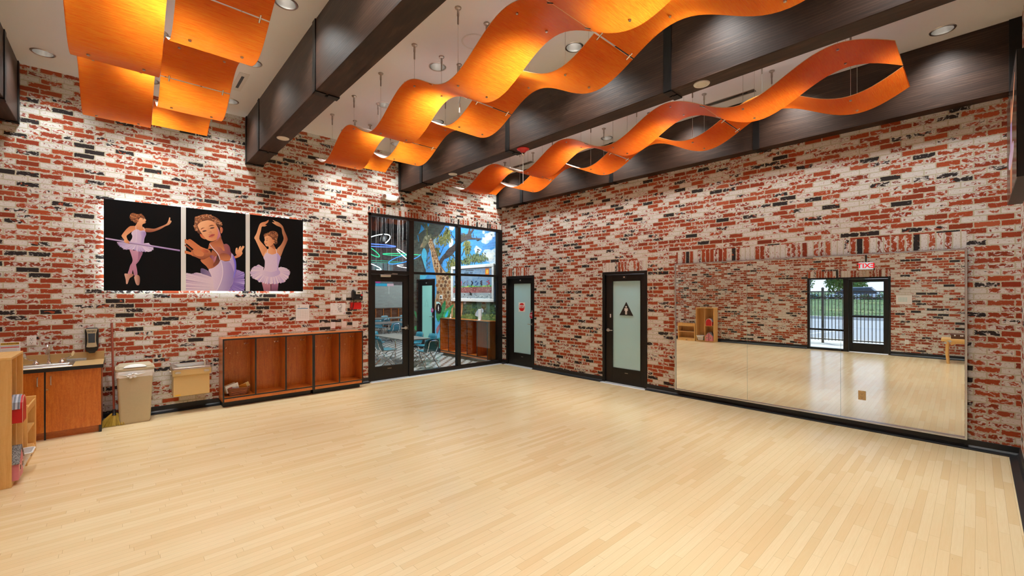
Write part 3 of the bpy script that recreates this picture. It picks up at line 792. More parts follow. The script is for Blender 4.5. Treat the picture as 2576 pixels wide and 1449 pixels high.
text_part('lettering', 'EXIT', .185, (XC+.061, -6.21, 2.43), ROT_C, emit('exit_red_glow', (1.0,.015,.03), .62), t, bold=.004)
MB().box(XC, XC+.04, -6.225, -6.195, 2.535, 2.78).build('hanger', M['black'], t)

# ---------------------------------------------------------------- mirror panels (lean very slightly, as real glass does)
E1, E2 = -.0091, -.0063
def mx(y, z): return -.032+E1*(y+6.3)+E2*(z-1.2)
SE = [-4.632, -5.767, -6.921, -8.062]
t = thing('wall_mirror', 'wide wall mirror of three glass panels in a thin aluminium frame', 'mirror', (-.02, -6.35, .1))
for k in range(3):
    y1, y0 = SE[k]-.0012, SE[k+1]+.0012; z0, z1 = .118, 2.262
    b = MB(); vs = [(mx(y0,z0),y0,z0), (mx(y1,z0),y1,z0), (mx(y1,z1),y1,z1), (mx(y0,z1),y0,z1), (-.001,y0,z0), (-.001,y1,z0), (-.001,y1,z1), (-.001,y0,z1)]
    b.add(vs, [(0,1,2,3)], 0); b.add(vs, [(4,7,6,5), (0,4,5,1), (1,5,6,2), (2,6,7,3), (3,7,4,0)], 1)
    b.build('mirror_sheet', [M['mirror'], M['glass_edge']], t)
b = MB(); b.box(-.060, 0, -8.082, -4.612, .100, .117); b.build('bottom_channel', M['alu'], t, bevel=.001)
MB().box(-.058, 0, -8.082, -4.612, 2.263, 2.278).build('top_channel', M['alu'], t, bevel=.001)
MB().box(-.058, 0, -8.082, -8.063, .117, 2.263).build('side_channel', M['alu'], t, bevel=.001)
MB().box(-.058, 0, -4.631, -4.612, .117, 2.263).build('side_channel', M['alu'], t, bevel=.001)

def outlet(c, face, w, h, label, cat='outlet', kind='duplex', mat='white', group='wall plates and outlets', name='wall_outlet'):
    """wall plate at c; face 'A' (-y), 'B' (-x), 'C' (+x)"""
    t = thing(name, label, cat, c, group)
    if face == 'A': f = lambda a, b_, d: (c[0]+a, c[1]-d, c[2]+b_)
    elif face == 'B': f = lambda a, b_, d: (c[0]-d, c[1]-a, c[2]+b_)
    else: f = lambda a, b_, d: (c[0]+d, c[1]+a, c[2]+b_)
    def bx(b, a0, a1, z0, z1, d0, d1): b.prism([(a0,z0), (a1,z0), (a1,z1), (a0,z1)], f, d0, d1); return b
    bx(MB(), -w/2, w/2, -h/2, h/2, 0, .006).build('cover_plate', M[mat], t, bevel=.0015)
    if kind == 'duplex':
        for s in (-1, 1):
            k = w*.30
            r = bx(MB(), -k, k, s*h*.20-h*.155, s*h*.20+h*.155, .006, .008).build('receptacle', M[mat], t, bevel=.001)
            b = MB()
            bx(b, -k*.45, -k*.30, s*h*.20-.002, s*h*.20+.010, .008, .0085); bx(b, k*.30, k*.45, s*h*.20-.002, s*h*.20+.010, .008, .0085); bx(b, -k*.12, k*.12, s*h*.20-.016, s*h*.20-.008, .008, .0085)
            b.build('slot', M['black'], r)
    elif kind == 'double switch':
        for s in (-1, 1): bx(MB(), s*w*.2-.010, s*w*.2+.010, -.012, .012, .006, .012).build('switch_toggle', M['white'], t, bevel=.001)
    elif kind == 'switch': bx(MB(), -.018, .018, -.035, .035, .006, .010).build('rocker', M['white'], t, bevel=.001)
    for s in (-1, 1): bx(MB(), -.003, .003, s*h*.42-.003, s*h*.42+.003, .006, .007).build('plate_screw', M['alu'], t)
    return t
ym, zm = -7.144, .437
outlet((mx(ym, zm)-.0005, ym, zm), 'B', .078, .118, 'tan outlet plate set into the right mirror panel', mat='fount')
# ---------------------------------------------------------------- things on and along the poster wall
outlet((-7.978, 0, 1.16), 'A', .082, .122, 'white double outlet on the brick above the sink')
outlet((-4.211, 0, 1.698), 'A', .085, .120, 'blank white plate above the evacuation plan, left one', 'wall plate', 'blank', name='wall_plate')
outlet((-3.999, 0, 1.695), 'A', .072, .116, 'white switch plate above the evacuation plan, beside the phone', 'wall plate', 'switch', name='wall_plate')
outlet((-4.209, 0, 1.170), 'A', .085, .120, 'blank white plate above the coat lockers, left one of three', 'wall plate', 'blank', name='wall_plate')
outlet((-4.002, 0, 1.176), 'A', .078, .122, 'white switch plate above the coat lockers, middle of three', 'wall plate', 'switch', name='wall_plate')
outlet((-3.784, 0, 1.172), 'A', .118, .122, 'wide double switch plate above the coat lockers, nearest the glass door', 'wall plate', 'double switch', name='wall_plate')

def sheet(name, x0, x1, z0, z1, label, cat='paper notice', mat='paper', y=0.0):
    t = thing(name, label, cat, ((x0+x1)/2, y, (z0+z1)/2))
    MB().box(x0, x1, y-.004, y, z0, z1).build('sheet', M[mat], t)
    return t
def marks(t, name, rects, mat, y=-.004):
    b = MB()
    for x0, x1, z0, z1 in rects: b.box(x0, x1, y-.0006, y, z0, z1)
    return b.build(name, M[mat], t)
t = sheet('paper_notice', -4.852, -4.630, 1.275, 1.570, 'white paper form with a blue heading bar on the brick above the lockers')
marks(t, 'heading_bar', [(-4.828,-4.652,1.490,1.502)], 'inkblue')
L = [(-4.822+.0, -4.656, 1.46-.016*k, 1.4615-.016*k) for k in range(10)]+[(-4.82+.041*k, -4.8185+.041*k, 1.31, 1.46) for k in range(5)]
marks(t, 'table_lines', L, 'inkgrey')
marks(t, 'letterhead', [(-4.812,-4.79,1.53,1.548), (-4.81,-4.79,1.515,1.525), (-4.70,-4.655,1.535,1.538), (-4.77,-4.69,1.508,1.514)], 'inkgrey')
t = sheet('evacuation_plan', -4.257, -3.972, 1.360, 1.585, 'white evacuation plan with a small floor drawing below the switches')
random.seed(3)
marks(t, 'floor_drawing', [(-4.125+.012*i+random.uniform(0,.004), -4.118+.012*i+random.uniform(0,.006), 1.56-.018*j-random.uniform(0,.008), 1.566-.018*j) for i in range(7) for j in range(9) if random.random() < .62], 'ink')
marks(t, 'red_marks', [(-4.196,-4.188,1.545,1.56), (-4.16,-4.153,1.435,1.448), (-4.002,-3.994,1.385,1.412)], 'red')
marks(t, 'text_lines', [(-4.248, -4.205-.008*(k % 3), 1.45-.013*k, 1.453-.013*k) for k in range(5)]+[(-4.248,-4.2,1.568,1.571), (-4.015,-3.982,1.372,1.385)], 'inkgrey')
t = sheet('red_card', -3.888, -3.668, 1.460, 1.592, 'plain red card on the brick under the black phone', 'card', 'redcard')

# wall phone
t = thing('wall_phone', 'black wall phone with small display beside the glass door', 'phone', (-3.775, 0, 1.72))
b = MB(); b.prism([(0,1.632), (.055,1.632), (.075,1.66), (.060,1.80), (.030,1.815), (0,1.815)], lambda p, q, h: (h, -p, q), -3.862, -3.664)
b.build('phone_body', M['black'], t, bevel=.005)
b = MB(); P = [(-3.853,-.075,1.645), (-3.853,-.105,1.66), (-3.853,-.112,1.73), (-3.853,-.100,1.80), (-3.853,-.068,1.822)]
b.tube(P, [.022,.026,.017,.026,.024], 12); b.build('handset', M['black'], t, smooth=True)
MB().box(-3.800, -3.688, -.082, -.045, 1.752, 1.812).build('display_bezel', M['offwhite'], t, bevel=.004)
MB().box(-3.776, -3.722, -.0835, -.08, 1.768, 1.796).build('display', plain('olive_display', (.10,.11,.05), .2), t)
MB().box(-3.706, -3.672, -.083, -.07, 1.722, 1.748).build('red_sticker', M['red'], t)
MB().cyl((-3.712,-.066,1.69), (-3.712,-.082,1.69), .012, 16).build('round_button', M['alu'], t)
b = MB()
for i in range(3):
    for j in range(4): b.box(-3.795+.02*i, -3.782+.02*i, -.078, -.065, 1.652+.018*j, 1.663+.018*j)
b.build('keypad', plain('dark_grey_keys', (.04,.04,.045), .5), t)
P = [(-3.868,-.03,1.635), (-3.885,-.02,1.59), (-3.884,-.02,1.50), (-3.872,-.02,1.470), (-3.852,-.02,1.468), (-3.836,-.02,1.49), (-3.826,-.02,1.55), (-3.818,-.02,1.60), (-3.822,-.03,1.635)]
hel = []
for i in range(len(P)-1):
    for k in range(14):
        q = Vector(P[i]).lerp(Vector(P[i+1]), k/14); a = 2*PI*(k/14)*5
        hel.append((q.x+.006*math.cos(a), q.y+.006*math.sin(a), q.z))
MB().tube(hel, .0035, 6).build('coiled_cord', M['black'], t, smooth=True)

# emergency light
t = thing('emergency_light', 'white emergency light with two lamp heads above the storefront', 'emergency light', (-3.07, 0, 3.72))
b = MB()
pr = []
for k in range(20):
    a = 2*PI*k/20; pr.append((-3.076+.178*abs(math.cos(a))**.75*math.copysign(1, math.cos(a)), 3.715+.078*abs(math.sin(a))**.8*math.copysign(1, math.sin(a))))
b.prism(pr, lambda p, q, h: (p, -h, q), 0, .055)
b.prism([(-3.076+(p+3.076)*.82, 3.715+(q-3.715)*.75) for p, q in pr], lambda p, q, h: (p, -h, q), .055, .075)
b.build('light_housing', M['white'], t, bevel=.012, seg=3)
for x, dx in ((-3.222, -.35), (-2.905, .55)):
    c = Vector((x, -.085, 3.735)); d = Vector((dx, -1, -.25)).normalized()
    hd = MB().tube([c-d*.03, c+d*.012], [.028,.042], 20).build('lamp_head', M['white'], t, smooth=True)
    MB().tube([c+d*.012, c+d*.018], [.034,.030], 20).build('lamp_lens', M['chrome'], hd, smooth=True)

# ---------------------------------------------------------------- lit ballet poster
PX0, PX1, PZ0, PZ1 = -7.312, -4.752, 1.803, 3.068; PY = -.062
t = thing('ballet_poster', 'wide black ballet lightbox poster with three dancer photos and a lit halo', 'poster', (-6.03, 0, PZ0))
MB().box(PX0, PX1, PY, PY+.022, PZ0, PZ1).build('poster_panel', M['postblack'], t, bevel=.001)
b = MB(); b.box(PX0+.10, PX1-.10, PY+.022, -.002, PZ0+.10, PZ0+.14); b.box(PX0+.10, PX1-.10, PY+.022, -.002, PZ1-.14, PZ1-.10); b.box(PX0+.10, PX0+.14, PY+.022, -.002, PZ0+.14, PZ1-.14); b.box(PX1-.14, PX1-.10, PY+.022, -.002, PZ0+.14, PZ1-.14)
b.build('standoff_frame', M['alu'], t)
b = MB(); e = .045
b.box(PX0+e, PX1-e, PY+.023, PY+.030, PZ0+e, PZ0+e+.012); b.box(PX0+e, PX1-e, PY+.023, PY+.030, PZ1-e-.012, PZ1-e); b.box(PX0+e, PX0+e+.012, PY+.023, PY+.030, PZ0+e, PZ1-e); b.box(PX1-e-.012, PX1-e, PY+.023, PY+.030, PZ0+e, PZ1-e)
b.build('led_strip', M['led'], t)
for xa in (-6.472, -5.632): MB().box(xa, xa+.06, PY-.0006, PY, PZ0, PZ1).build('white_divider', M['postwhite'], t)

def tracer(ox, oy, sc):
    def f(a, b_, d):
        p = on_y(ox+a/sc, oy+b_/sc, PY); return (p[0], PY-d, p[2])
    return f
SK = srgb(214,130,82); SKL = srgb(246,184,136); SKD = srgb(142,72,46); SKV = srgb(120,62,92)
WH = srgb(226,206,226); WH2 = srgb(196,172,216); WHD = srgb(150,124,186); HR = srgb(150,86,48); HRD = srgb(74,36,20); HRL = srgb(206,142,88)
TU = [srgb(214,196,226), srgb(188,168,214), srgb(228,214,236), srgb(168,146,204), srgb(200,180,220)]

def hair_curls(A, pts, r, n, cols):
    for k in range(n):
        a, b_ = random.choice(pts); a += random.uniform(-r*2, r*2); b_ += random.uniform(-r*2, r*2); q = r*random.uniform(.5, 1.0)
        A.poly([(a+q*math.cos(2*PI*i/8)*random.uniform(.7,1.2), b_+q*math.sin(2*PI*i/8)*random.uniform(.6,1.1)) for i in range(8)], random.choice(cols), k=2, new=(k % 12 == 0))

# left photo: dancer at the barre
random.seed(5)
A = Art(tracer(250, 490, 5.796))
A.poly([(565,830),(630,840),(610,900),(570,975),(505,1050),(480,1120),(470,1160),(415,1150),(430,1100),(455,1020),(500,970),(552,925)], srgb(150,96,130), srgb(196,136,160))
A.poly([(440,790),(500,812),(565,815),(566,870),(555,970),(532,1000),(550,1100),(552,1172),(512,1182),(490,1100),(472,1010),(485,950),(460,860)], srgb(206,150,176), srgb(178,118,150))
A.poly([(365,1160),(385,1148),(420,1152),(480,1152),(500,1165),(482,1190),(440,1220),(415,1290),(400,1302),(388,1290),(385,1240)], srgb(226,178,158), srgb(160,100,84), (1,0))
A.poly([(510,1195),(545,1165),(585,1190),(592,1250),(580,1312),(550,1318),(530,1290),(512,1230)], srgb(226,178,160), srgb(150,92,78), (1,0))
A.fan([(258,690),(275,725),(300,755),(340,785),(380,800),(440,797),(520,805),(560,826),(640,832),(740,826),(792,800),(785,770),(720,702)], [(470,690),(475,700),(490,705),(500,708),(510,710),(530,712),(545,714),(560,716),(580,718),(600,720),(620,720),(635,718),(642,708)], TU, 60, .05)
A.fan([(300,640),(330,642),(365,655),(440,672)], [(470,690),(470,690),(470,692),(470,695)], [srgb(90,80,120), srgb(130,116,160), srgb(110,96,140)], 12)
A.poly([(665,490),(720,488),(800,495),(880,468),(950,440),(988,415),(1008,370),(1020,330),(1034,338),(1032,372),(1052,382),(1040,412),(1010,440),(960,460),(880,505),(780,540),(700,545),(668,530)], SKL, SKD, (0,1))
A.poly([(500,560),(470,520),(478,490),(520,455),(545,420),(560,380),(600,330),(648,332),(668,352),(682,370),(672,386),(678,402),(664,416),(640,424),(624,442),(632,470),(655,482),(672,520),(620,545)], SKL, SK, (0,1))
A.poly([(478,455),(520,460),(490,522),(440,562),(396,602),(414,660),(430,692),(400,708),(370,690),(365,660),(325,606),(335,575),(390,505),(440,462)], SK, SKL, (0,1))
A.poly([(520,510),(560,505),(600,524),(650,518),(676,546),(680,580),(656,640),(640,720),(560,730),(452,690),(474,640),(480,600),(465,560),(490,528)], WH, WH2, (1,0))
A.poly([(600,540),(670,545),(676,585),(650,640),(636,715),(600,715),(615,620)], WH2, WHD, (1,0))
A.poly([(538,512),(544,512),(544,600),(536,690),(530,690),(538,600)], srgb(236,222,236), smooth=False)
A.poly([(528,455),(533,455),(538,515),(531,515)], srgb(240,226,226), smooth=False)
A.poly([(640,470),(645,470),(662,520),(656,522)], srgb(240,226,226), smooth=False)
A.poly([(440,330),(455,280),(490,265),(530,275),(560,285),(600,278),(640,302),(668,342),(640,346),(592,332),(566,356),(552,380),(545,410),(528,420),(500,395),(465,370)], HR, HRD, (0,1))
hair_curls(A, [(470,310),(490,300),(500,340),(530,300),(560,300),(600,300),(540,340),(520,380),(480,360)], 9, 190, [HR, HRD, HRL, srgb(176,104,56)])
A.poly([(88,625),(1175,802),(1175,826),(88,648)], srgb(214,194,224), srgb(176,150,204), (1,0), smooth=False)
A.poly([(88,640),(1175,818),(1175,826),(88,648)], srgb(140,112,170), smooth=False)
A.poly([(360,662),(395,655),(425,668),(432,690),(440,716),(425,712),(410,700),(380,700),(362,684)], SKL, SK, (1,0))
A.poly([(630,352),(650,350),(648,356),(632,357)], srgb(60,24,14))
A.poly([(662,392),(676,394),(672,402),(660,400)], srgb(150,50,40))
A.poly([(545,362),(560,356),(572,372),(566,394),(552,392)], SK, SKD)
A.build('print', M['art'], t)['label'] = 'photo of a dancer in a white tutu standing at the barre'

# middle photo: dancer reaching her hand to the camera
random.seed(6)
A = Art(tracer(455, 530, 6.9)); CL = (66, 0, 1110, 1393)
A.fan([(62,1393),(62,1300),(62,1200),(62,1100),(100,1080),(180,1095),(270,1075),(350,1085),(400,1090),(470,1110)], [(620,1393),(590,1330),(570,1280),(560,1240),(555,1210),(550,1190),(545,1175),(540,1160),(538,1150),(535,1140)], [srgb(226,206,222), srgb(202,178,206), srgb(236,222,232), srgb(176,148,190), srgb(216,194,216)], 70, .03)
A.poly([(350,1085),(345,1010),(370,1000),(410,1012),(480,1050),(520,1110),(530,1150),(450,1120)], srgb(96,82,128), srgb(150,130,176), (1,0))
A.fan([(960,1020),(1020,1040),(1104,1070),(1104,1180),(1104,1290),(1104,1393),(950,1393),(790,1393)], [(930,1120),(930,1140),(925,1160),(915,1200),(905,1240),(890,1290),(870,1330),(800,1390)], [srgb(134,112,196), srgb(170,150,220), srgb(110,92,180), srgb(190,172,228), srgb(150,128,206)], 46, .03)
A.poly([(925,796),(968,772),(948,740),(946,690),(958,648),(984,648),(985,692),(1020,620),(1044,622),(1038,655),(1074,610),(1090,618),(1104,628),(1062,702),(1070,742),(1030,792),(965,822),(930,824)], SKL, SK, (0,1), clip=CL)
A.poly([(745,580),(790,575),(832,602),(856,652),(862,705),(885,745),(880,800),(858,852),(800,872),(700,862),(668,800),(620,742),(540,662),(470,662),(498,612),(500,560),(600,520),(690,440),(702,480),(722,530)], SK, SKV, (1,0))
A.poly([(500,560),(560,540),(640,520),(690,450),(705,500),(735,600),(760,690),(730,690),(690,640),(600,620),(520,640),(480,650)], SKD, SK, (0,1))
A.poly([(668,800),(690,745),(770,740),(850,780),(858,852),(800,872),(700,862)], SKD, SK, (0,1))
A.poly([(340,852),(400,832),(480,782),(522,742),(540,690),(560,690),(622,742),(662,782),(680,850),(652,922),(562,992),(490,1020),(440,962),(370,902)], SK, SKD, (1,0))
A.poly([(500,800),(530,770),(570,790),(560,850),(590,800),(620,790),(600,860),(570,900),(560,860)], SKV, srgb(196,130,150), (1,0))
A.poly([(630,780),(670,790),(680,850),(650,920),(575,970),(560,930),(600,880)], srgb(70,32,34), SKD)
A.poly([(290,250),(330,200),(400,176),(480,165),(560,190),(612,242),(652,312),(682,392),(690,432),(660,472),(602,512),(542,530),(482,520),(430,490),(390,440),(350,380),(310,312)], SKL, SK, (1,.3))
A.poly([(620,290),(655,320),(682,392),(690,432),(660,472),(620,500),(640,430),(645,360)], srgb(206,140,150), srgb(180,110,140))
A.poly([(328,412),(350,404),(385,430),(430,490),(402,492),(352,462)], srgb(206,92,52), SK)
A.poly([(680,286),(708,284),(730,320),(722,372),(700,396),(686,372)], SK, srgb(170,80,60), (1,0))
A.poly([(225,285),(240,200),(242,112),(290,95),(350,75),(440,60),(530,80),(600,110),(660,150),(716,222),(700,252),(690,290),(664,302),(640,262),(562,190),(470,162),(382,172),(312,222),(290,262),(300,312),(345,372),(335,405),(300,390),(258,332)], HR, HRD, (.4,1))
hair_curls(A, [(250,260),(260,200),(280,140),(330,120),(380,100),(440,90),(500,100),(560,130),(610,160),(650,200),(690,230),(270,320),(600,200),(340,160)], 12, 420, [HR, HRD, HRL, srgb(182,116,74), srgb(206,150,120)])
A.poly([(370,356),(392,338),(425,331),(446,340),(425,356),(395,364)], srgb(206,150,120)); A.poly([(500,303),(528,285),(560,280),(586,290),(560,305),(530,311)], srgb(206,150,120))
A.poly([(372,359),(395,347),(425,342),(444,343),(427,356),(395,364)], srgb(52,24,18)); A.poly([(503,306),(530,293),(560,289),(584,292),(560,304),(530,310)], srgb(52,24,18))
A.poly([(344,330),(360,306),(385,296),(415,297),(385,304),(362,318)], srgb(104,54,30)); A.poly([(484,272),(510,254),(545,248),(580,260),(545,257),(512,264)], srgb(104,54,30))
A.poly([(465,385),(490,372),(520,362),(546,378),(540,392),(505,398),(475,400)], srgb(186,96,60), SKL)
A.poly([(480,452),(505,428),(535,412),(556,410),(590,412),(572,434),(545,452),(512,462)], srgb(190,66,58), srgb(214,110,92))
A.poly([(484,452),(520,434),(560,420),(588,414),(560,426),(522,442)], srgb(120,34,34))
A.poly([(498,582),(506,580),(560,650),(620,712),(660,770),(684,850),(676,856),(650,780),(610,720),(550,660)], srgb(238,220,230))
A.poly([(878,745),(888,745),(880,810),(862,852),(852,852),(872,806)], srgb(220,206,236))
A.poly([(690,856),(760,880),(842,870),(876,822),(886,746),(922,792),(952,872),(960,952),(956,1052),(932,1132),(902,1252),(862,1332),(802,1393),(600,1393),(560,1240),(520,1110),(480,1022),(562,992),(652,922)], srgb(232,212,230), srgb(170,150,206), (1,0), clip=CL)
A.poly([(690,870),(720,960),(724,1100),(690,1240),(620,1393),(800,1393),(880,1290),(930,1130),(900,1000),(850,900),(780,890)], srgb(196,178,216), srgb(140,124,188), (1,0), clip=CL)
A.poly([(900,790),(922,792),(952,872),(960,952),(956,1052),(932,1132),(905,1180),(928,1050),(930,930)], srgb(110,100,220), srgb(130,120,226))
A.poly([(690,870),(698,868),(724,960),(730,1100),(696,1245),(625,1393),(612,1393),(686,1240),(720,1100),(714,960)], srgb(240,226,240), clip=CL)
A.poly([(185,692),(290,652),(342,640),(432,660),(492,682),(522,742),(482,790),(402,836),(342,842),(252,802),(180,772)], SK, SKD, (.2,1))
A.poly([(66,500),(100,500),(190,560),(292,642),(272,690),(212,662),(112,580),(66,560)], SK, srgb(214,120,70), (1,0), clip=CL)
A.poly([(124,512),(150,494),(190,510),(342,622),(434,662),(384,684),(302,652),(200,575)], srgb(206,112,62), SK, (1,0))
A.poly([(66,585),(110,608),(200,690),(188,704),(110,640),(66,605)], srgb(150,74,40), clip=CL)
A.poly([(66,694),(120,704),(190,735),(202,772),(120,750),(66,738)], SK, srgb(214,120,70), clip=CL)
A.poly([(350,682),(400,664),(462,690),(472,722),(420,728),(378,714)], srgb(216,116,72), srgb(160,74,48), (1,0))
A.poly([(230,700),(330,690),(400,740),(380,790),(300,790),(240,760)], srgb(208,128,78), SK)
A.build('print', M['art'], t)['label'] = 'photo of a dancer reaching one hand toward the viewer'

# right photo: dancer with arms raised
random.seed(8)
A = Art(tracer(610, 490, 5.796)); CL = (0, 0, 866, 1406)
A.poly([(280,1275),(410,1300),(412,1406),(312,1406)], srgb(200,140,160), srgb(150,94,120), (0,1), smooth=False)
A.poly([(420,1300),(526,1285),(512,1406),(418,1406)], srgb(170,112,150), srgb(110,66,96), (0,1), smooth=False)
A.poly([(380,366),(340,390),(282,405),(245,440),(205,560),(172,625),(190,662),(240,770),(303,905),(335,890),(362,800),(300,720),(245,642),(270,522),(282,466),(322,462),(356,446),(332,436),(372,402)], SKL, SK, (1,0))
A.poly([(440,368),(482,386),(532,406),(586,456),(610,520),(656,630),(650,682),(600,792),(555,905),(530,890),(500,800),(560,730),(600,642),(580,562),(565,482),(500,450),(430,402),(470,402)], SKL, SKD, (1,0))
A.poly([(362,800),(385,780),(380,750),(442,714),(472,760),(492,800),(545,880),(520,905),(430,900),(345,880),(310,905),(318,860)], SKL, SK, (1,0))
A.poly([(400,750),(442,716),(472,760),(485,800),(450,790),(430,770)], SKD, SK)
A.poly([(320,610),(362,590),(416,616),(438,650),(466,660),(470,692),(450,712),(420,742),(382,752),(346,750),(328,722),(314,692),(326,660)], SKL, SK, (1,0))
A.poly([(310,602),(320,570),(380,550),(402,535),(450,528),(500,545),(522,592),(506,642),(512,702),(486,722),(470,722),(472,662),(440,650),(420,622),(362,590),(326,612)], HR, HRD, (0,1))
hair_curls(A, [(330,590),(360,575),(400,570),(440,550),(480,555),(500,590),(450,600),(490,640),(480,690),(420,590)], 8, 190, [HR, HRD, HRL, srgb(190,124,76)])
A.poly([(342,664),(355,660),(368,664),(355,668)], srgb(60,26,16)); A.poly([(330,712),(345,708),(356,714),(344,720)], srgb(196,66,56)); A.poly([(314,692),(322,690),(326,700),(318,702)], srgb(190,104,64))
A.poly([(345,640),(360,634),(372,640),(360,640)], srgb(110,56,30))
A.poly([(342,850),(362,846),(430,872),(498,852),(518,856),(556,908),(546,952),(522,1052),(528,1122),(420,1142),(298,1132),(320,1062),(325,962),(305,912)], WH, srgb(206,186,220), (1,0))
A.poly([(500,856),(518,856),(556,908),(546,952),(522,1052),(526,1115),(505,1120),(508,1000)], srgb(190,168,214), srgb(176,160,226), (1,0))
A.poly([(362,792),(370,792),(368,850),(358,850)], srgb(240,226,232), smooth=False); A.poly([(486,790),(494,790),(504,856),(494,858)], srgb(240,226,232), smooth=False)
A.fan([(235,1015),(165,1050),(130,1075),(106,1130),(120,1180),(150,1212),(250,1272),(340,1296),(420,1302),(510,1298),(592,1280),(662,1222),(695,1142),(680,1100),(640,1070),(560,1050)], [(310,1060),(305,1075),(302,1090),(300,1105),(302,1115),(310,1125),(340,1138),(380,1142),(420,1142),(460,1140),(500,1132),(520,1122),(527,1110),(527,1095),(525,1080),(522,1065)], [srgb(226,206,228), srgb(200,178,220), srgb(236,222,236), srgb(178,154,214), srgb(214,192,226)], 90, .05)
A.poly([(298,1105),(420,1128),(530,1100),(540,1160),(420,1200),(290,1165)], srgb(222,202,226), srgb(186,164,216), (1,0))
A.build('print', M['art'], t)['label'] = 'photo of a dancer with both arms raised overhead'
# ---------------------------------------------------------------- sink cabinet and counter
FY = -.600
t = thing('sink_cabinet', 'low cherry sink cabinet with two doors under the tan counter', 'cabinet', (-7.78, 0, 0))
b = MB(); b.box(XC+.02, -7.321, FY+.02, -.016, .085, .822); b.build('carcass', M['cherry'], t)
MB().box(XC+.02, -7.345, FY+.055, -.03, 0, .085).build('toe_kick', M['cherry_x'], t)
b = MB(); b.box(-7.345, -7.319, FY-.002, -.016, 0, .09); b.box(-7.322, -7.319, FY-.002, FY+.02, .085, .822); b.box(-7.818, -7.803, FY+.005, FY+.021, 0, .822); b.build('black_edge', M['rubber'], t)
dr = MB().box(-7.803, -7.323, FY-.002, FY+.018, .09, .820).build('door', M['cherry'], t, bevel=.0015)
b = MB(); b.tube([(-7.760,FY-.002,.660), (-7.760,FY-.03,.665), (-7.760,FY-.033,.71), (-7.760,FY-.03,.760), (-7.760,FY-.002,.765)], .0055, 8); b.build('handle', M['steel'], dr, smooth=True)
MB().cyl((-7.790,FY-.002,.605), (-7.790,FY-.010,.605), .011, 16).build('lock', M['chrome'], dr, smooth=True)
dl = MB().box(XC+.025, -7.818, FY-.002, FY+.018, .09, .820).build('door', M['cherry'], t, bevel=.0015)
b = MB(); b.tube([(-7.869,FY-.002,.655), (-7.869,FY-.03,.66), (-7.869,FY-.033,.71), (-7.869,FY-.03,.758), (-7.869,FY-.002,.763)], .0055, 8); b.build('handle', M['steel'], dl, smooth=True)

SX0, SX1, SY0, SY1 = -8.08, -7.58, -.56, -.115
t = thing('countertop', 'speckled tan laminate counter with backsplash and black front edge', 'countertop', (-7.78, -.3, .82))
b = MB(); CZ = .866; e0, e1 = SX0+.02, SX1-.02; f0, f1 = SY0+.02, SY1-.02
for a in ((XC+.002, e0, FY-.028, -.002), (e1, -7.306, FY-.028, -.002), (e0, e1, FY-.028, f0), (e0, e1, f1, -.002)): b.box(a[0], a[1], a[2], a[3], CZ-.044, CZ)
b.build('counter_slab', M['counter'], t)
MB().box(XC+.002, -7.306, -.022, -.002, CZ, .975).build('backsplash', M['counter'], t, bevel=.002)
b = MB(); b.box(XC+.002, -7.304, FY-.031, FY-.028, CZ-.045, CZ-.001); b.box(-7.306, -7.303, FY-.031, -.002, CZ-.045, CZ-.001); b.build('black_edge', M['rubber'], t)

t = thing('sink', 'stainless steel drop-in sink with gooseneck faucet', 'sink', (-7.83, -.34, CZ))
b = MB(); z1 = CZ+.004; d = .15; i0, i1, j0, j1 = SX0+.045, SX1-.045, SY0+.045, SY1-.125
def loop(x0, x1, y0, y1, z): return [(x0,y0,z), (x1,y0,z), (x1,y1,z), (x0,y1,z)]
rings = [loop(SX0,SX1,SY0,SY1,CZ), loop(SX0+.005,SX1-.005,SY0+.005,SY1-.005,z1+.003), loop(SX0+.03,SX1-.03,SY0+.03,SY1-.03,z1), loop(i0,i1,j0,j1,z1), loop(i0+.012,i1-.012,j0+.012,j1-.012,CZ-.03), loop(i0+.03,i1-.03,j0+.03,j1-.03,CZ-d)]
vs = [p for r in rings for p in r]; fs = []
for i in range(5):
    for k in range(4): l = (k+1) % 4; fs.append((i*4+k, i*4+l, i*4+4+l, i*4+4+k))
fs.append((20,21,22,23)); b.add(vs, fs); b.build('basin', M['steel'], t, bevel=.004)
fx, fy = -7.815, -.165
b = MB(); b.lathe((fx,fy,z1), [(.030,0), (.030,.006), (.018,.02), (.013,.05), (.012,.06)], 20)
pth = [(fx,fy,z1+.05)]+[(fx, fy, z1+.05+.02*k) for k in range(1, 8)]
for k in range(1, 13):
    a = PI*k/12*1.05; pth.append((fx-.006*k/12, fy-.052+.052*math.cos(a), z1+.19+.060*math.sin(a)))
pth.append((fx-.007, fy-.107, z1+.15)); b.tube(pth, .0115, 12); b.tube([pth[-1], (pth[-1][0], pth[-1][1], pth[-1][2]-.028)], .014, 12)
b.build('faucet', M['chrome'], t, smooth=True)
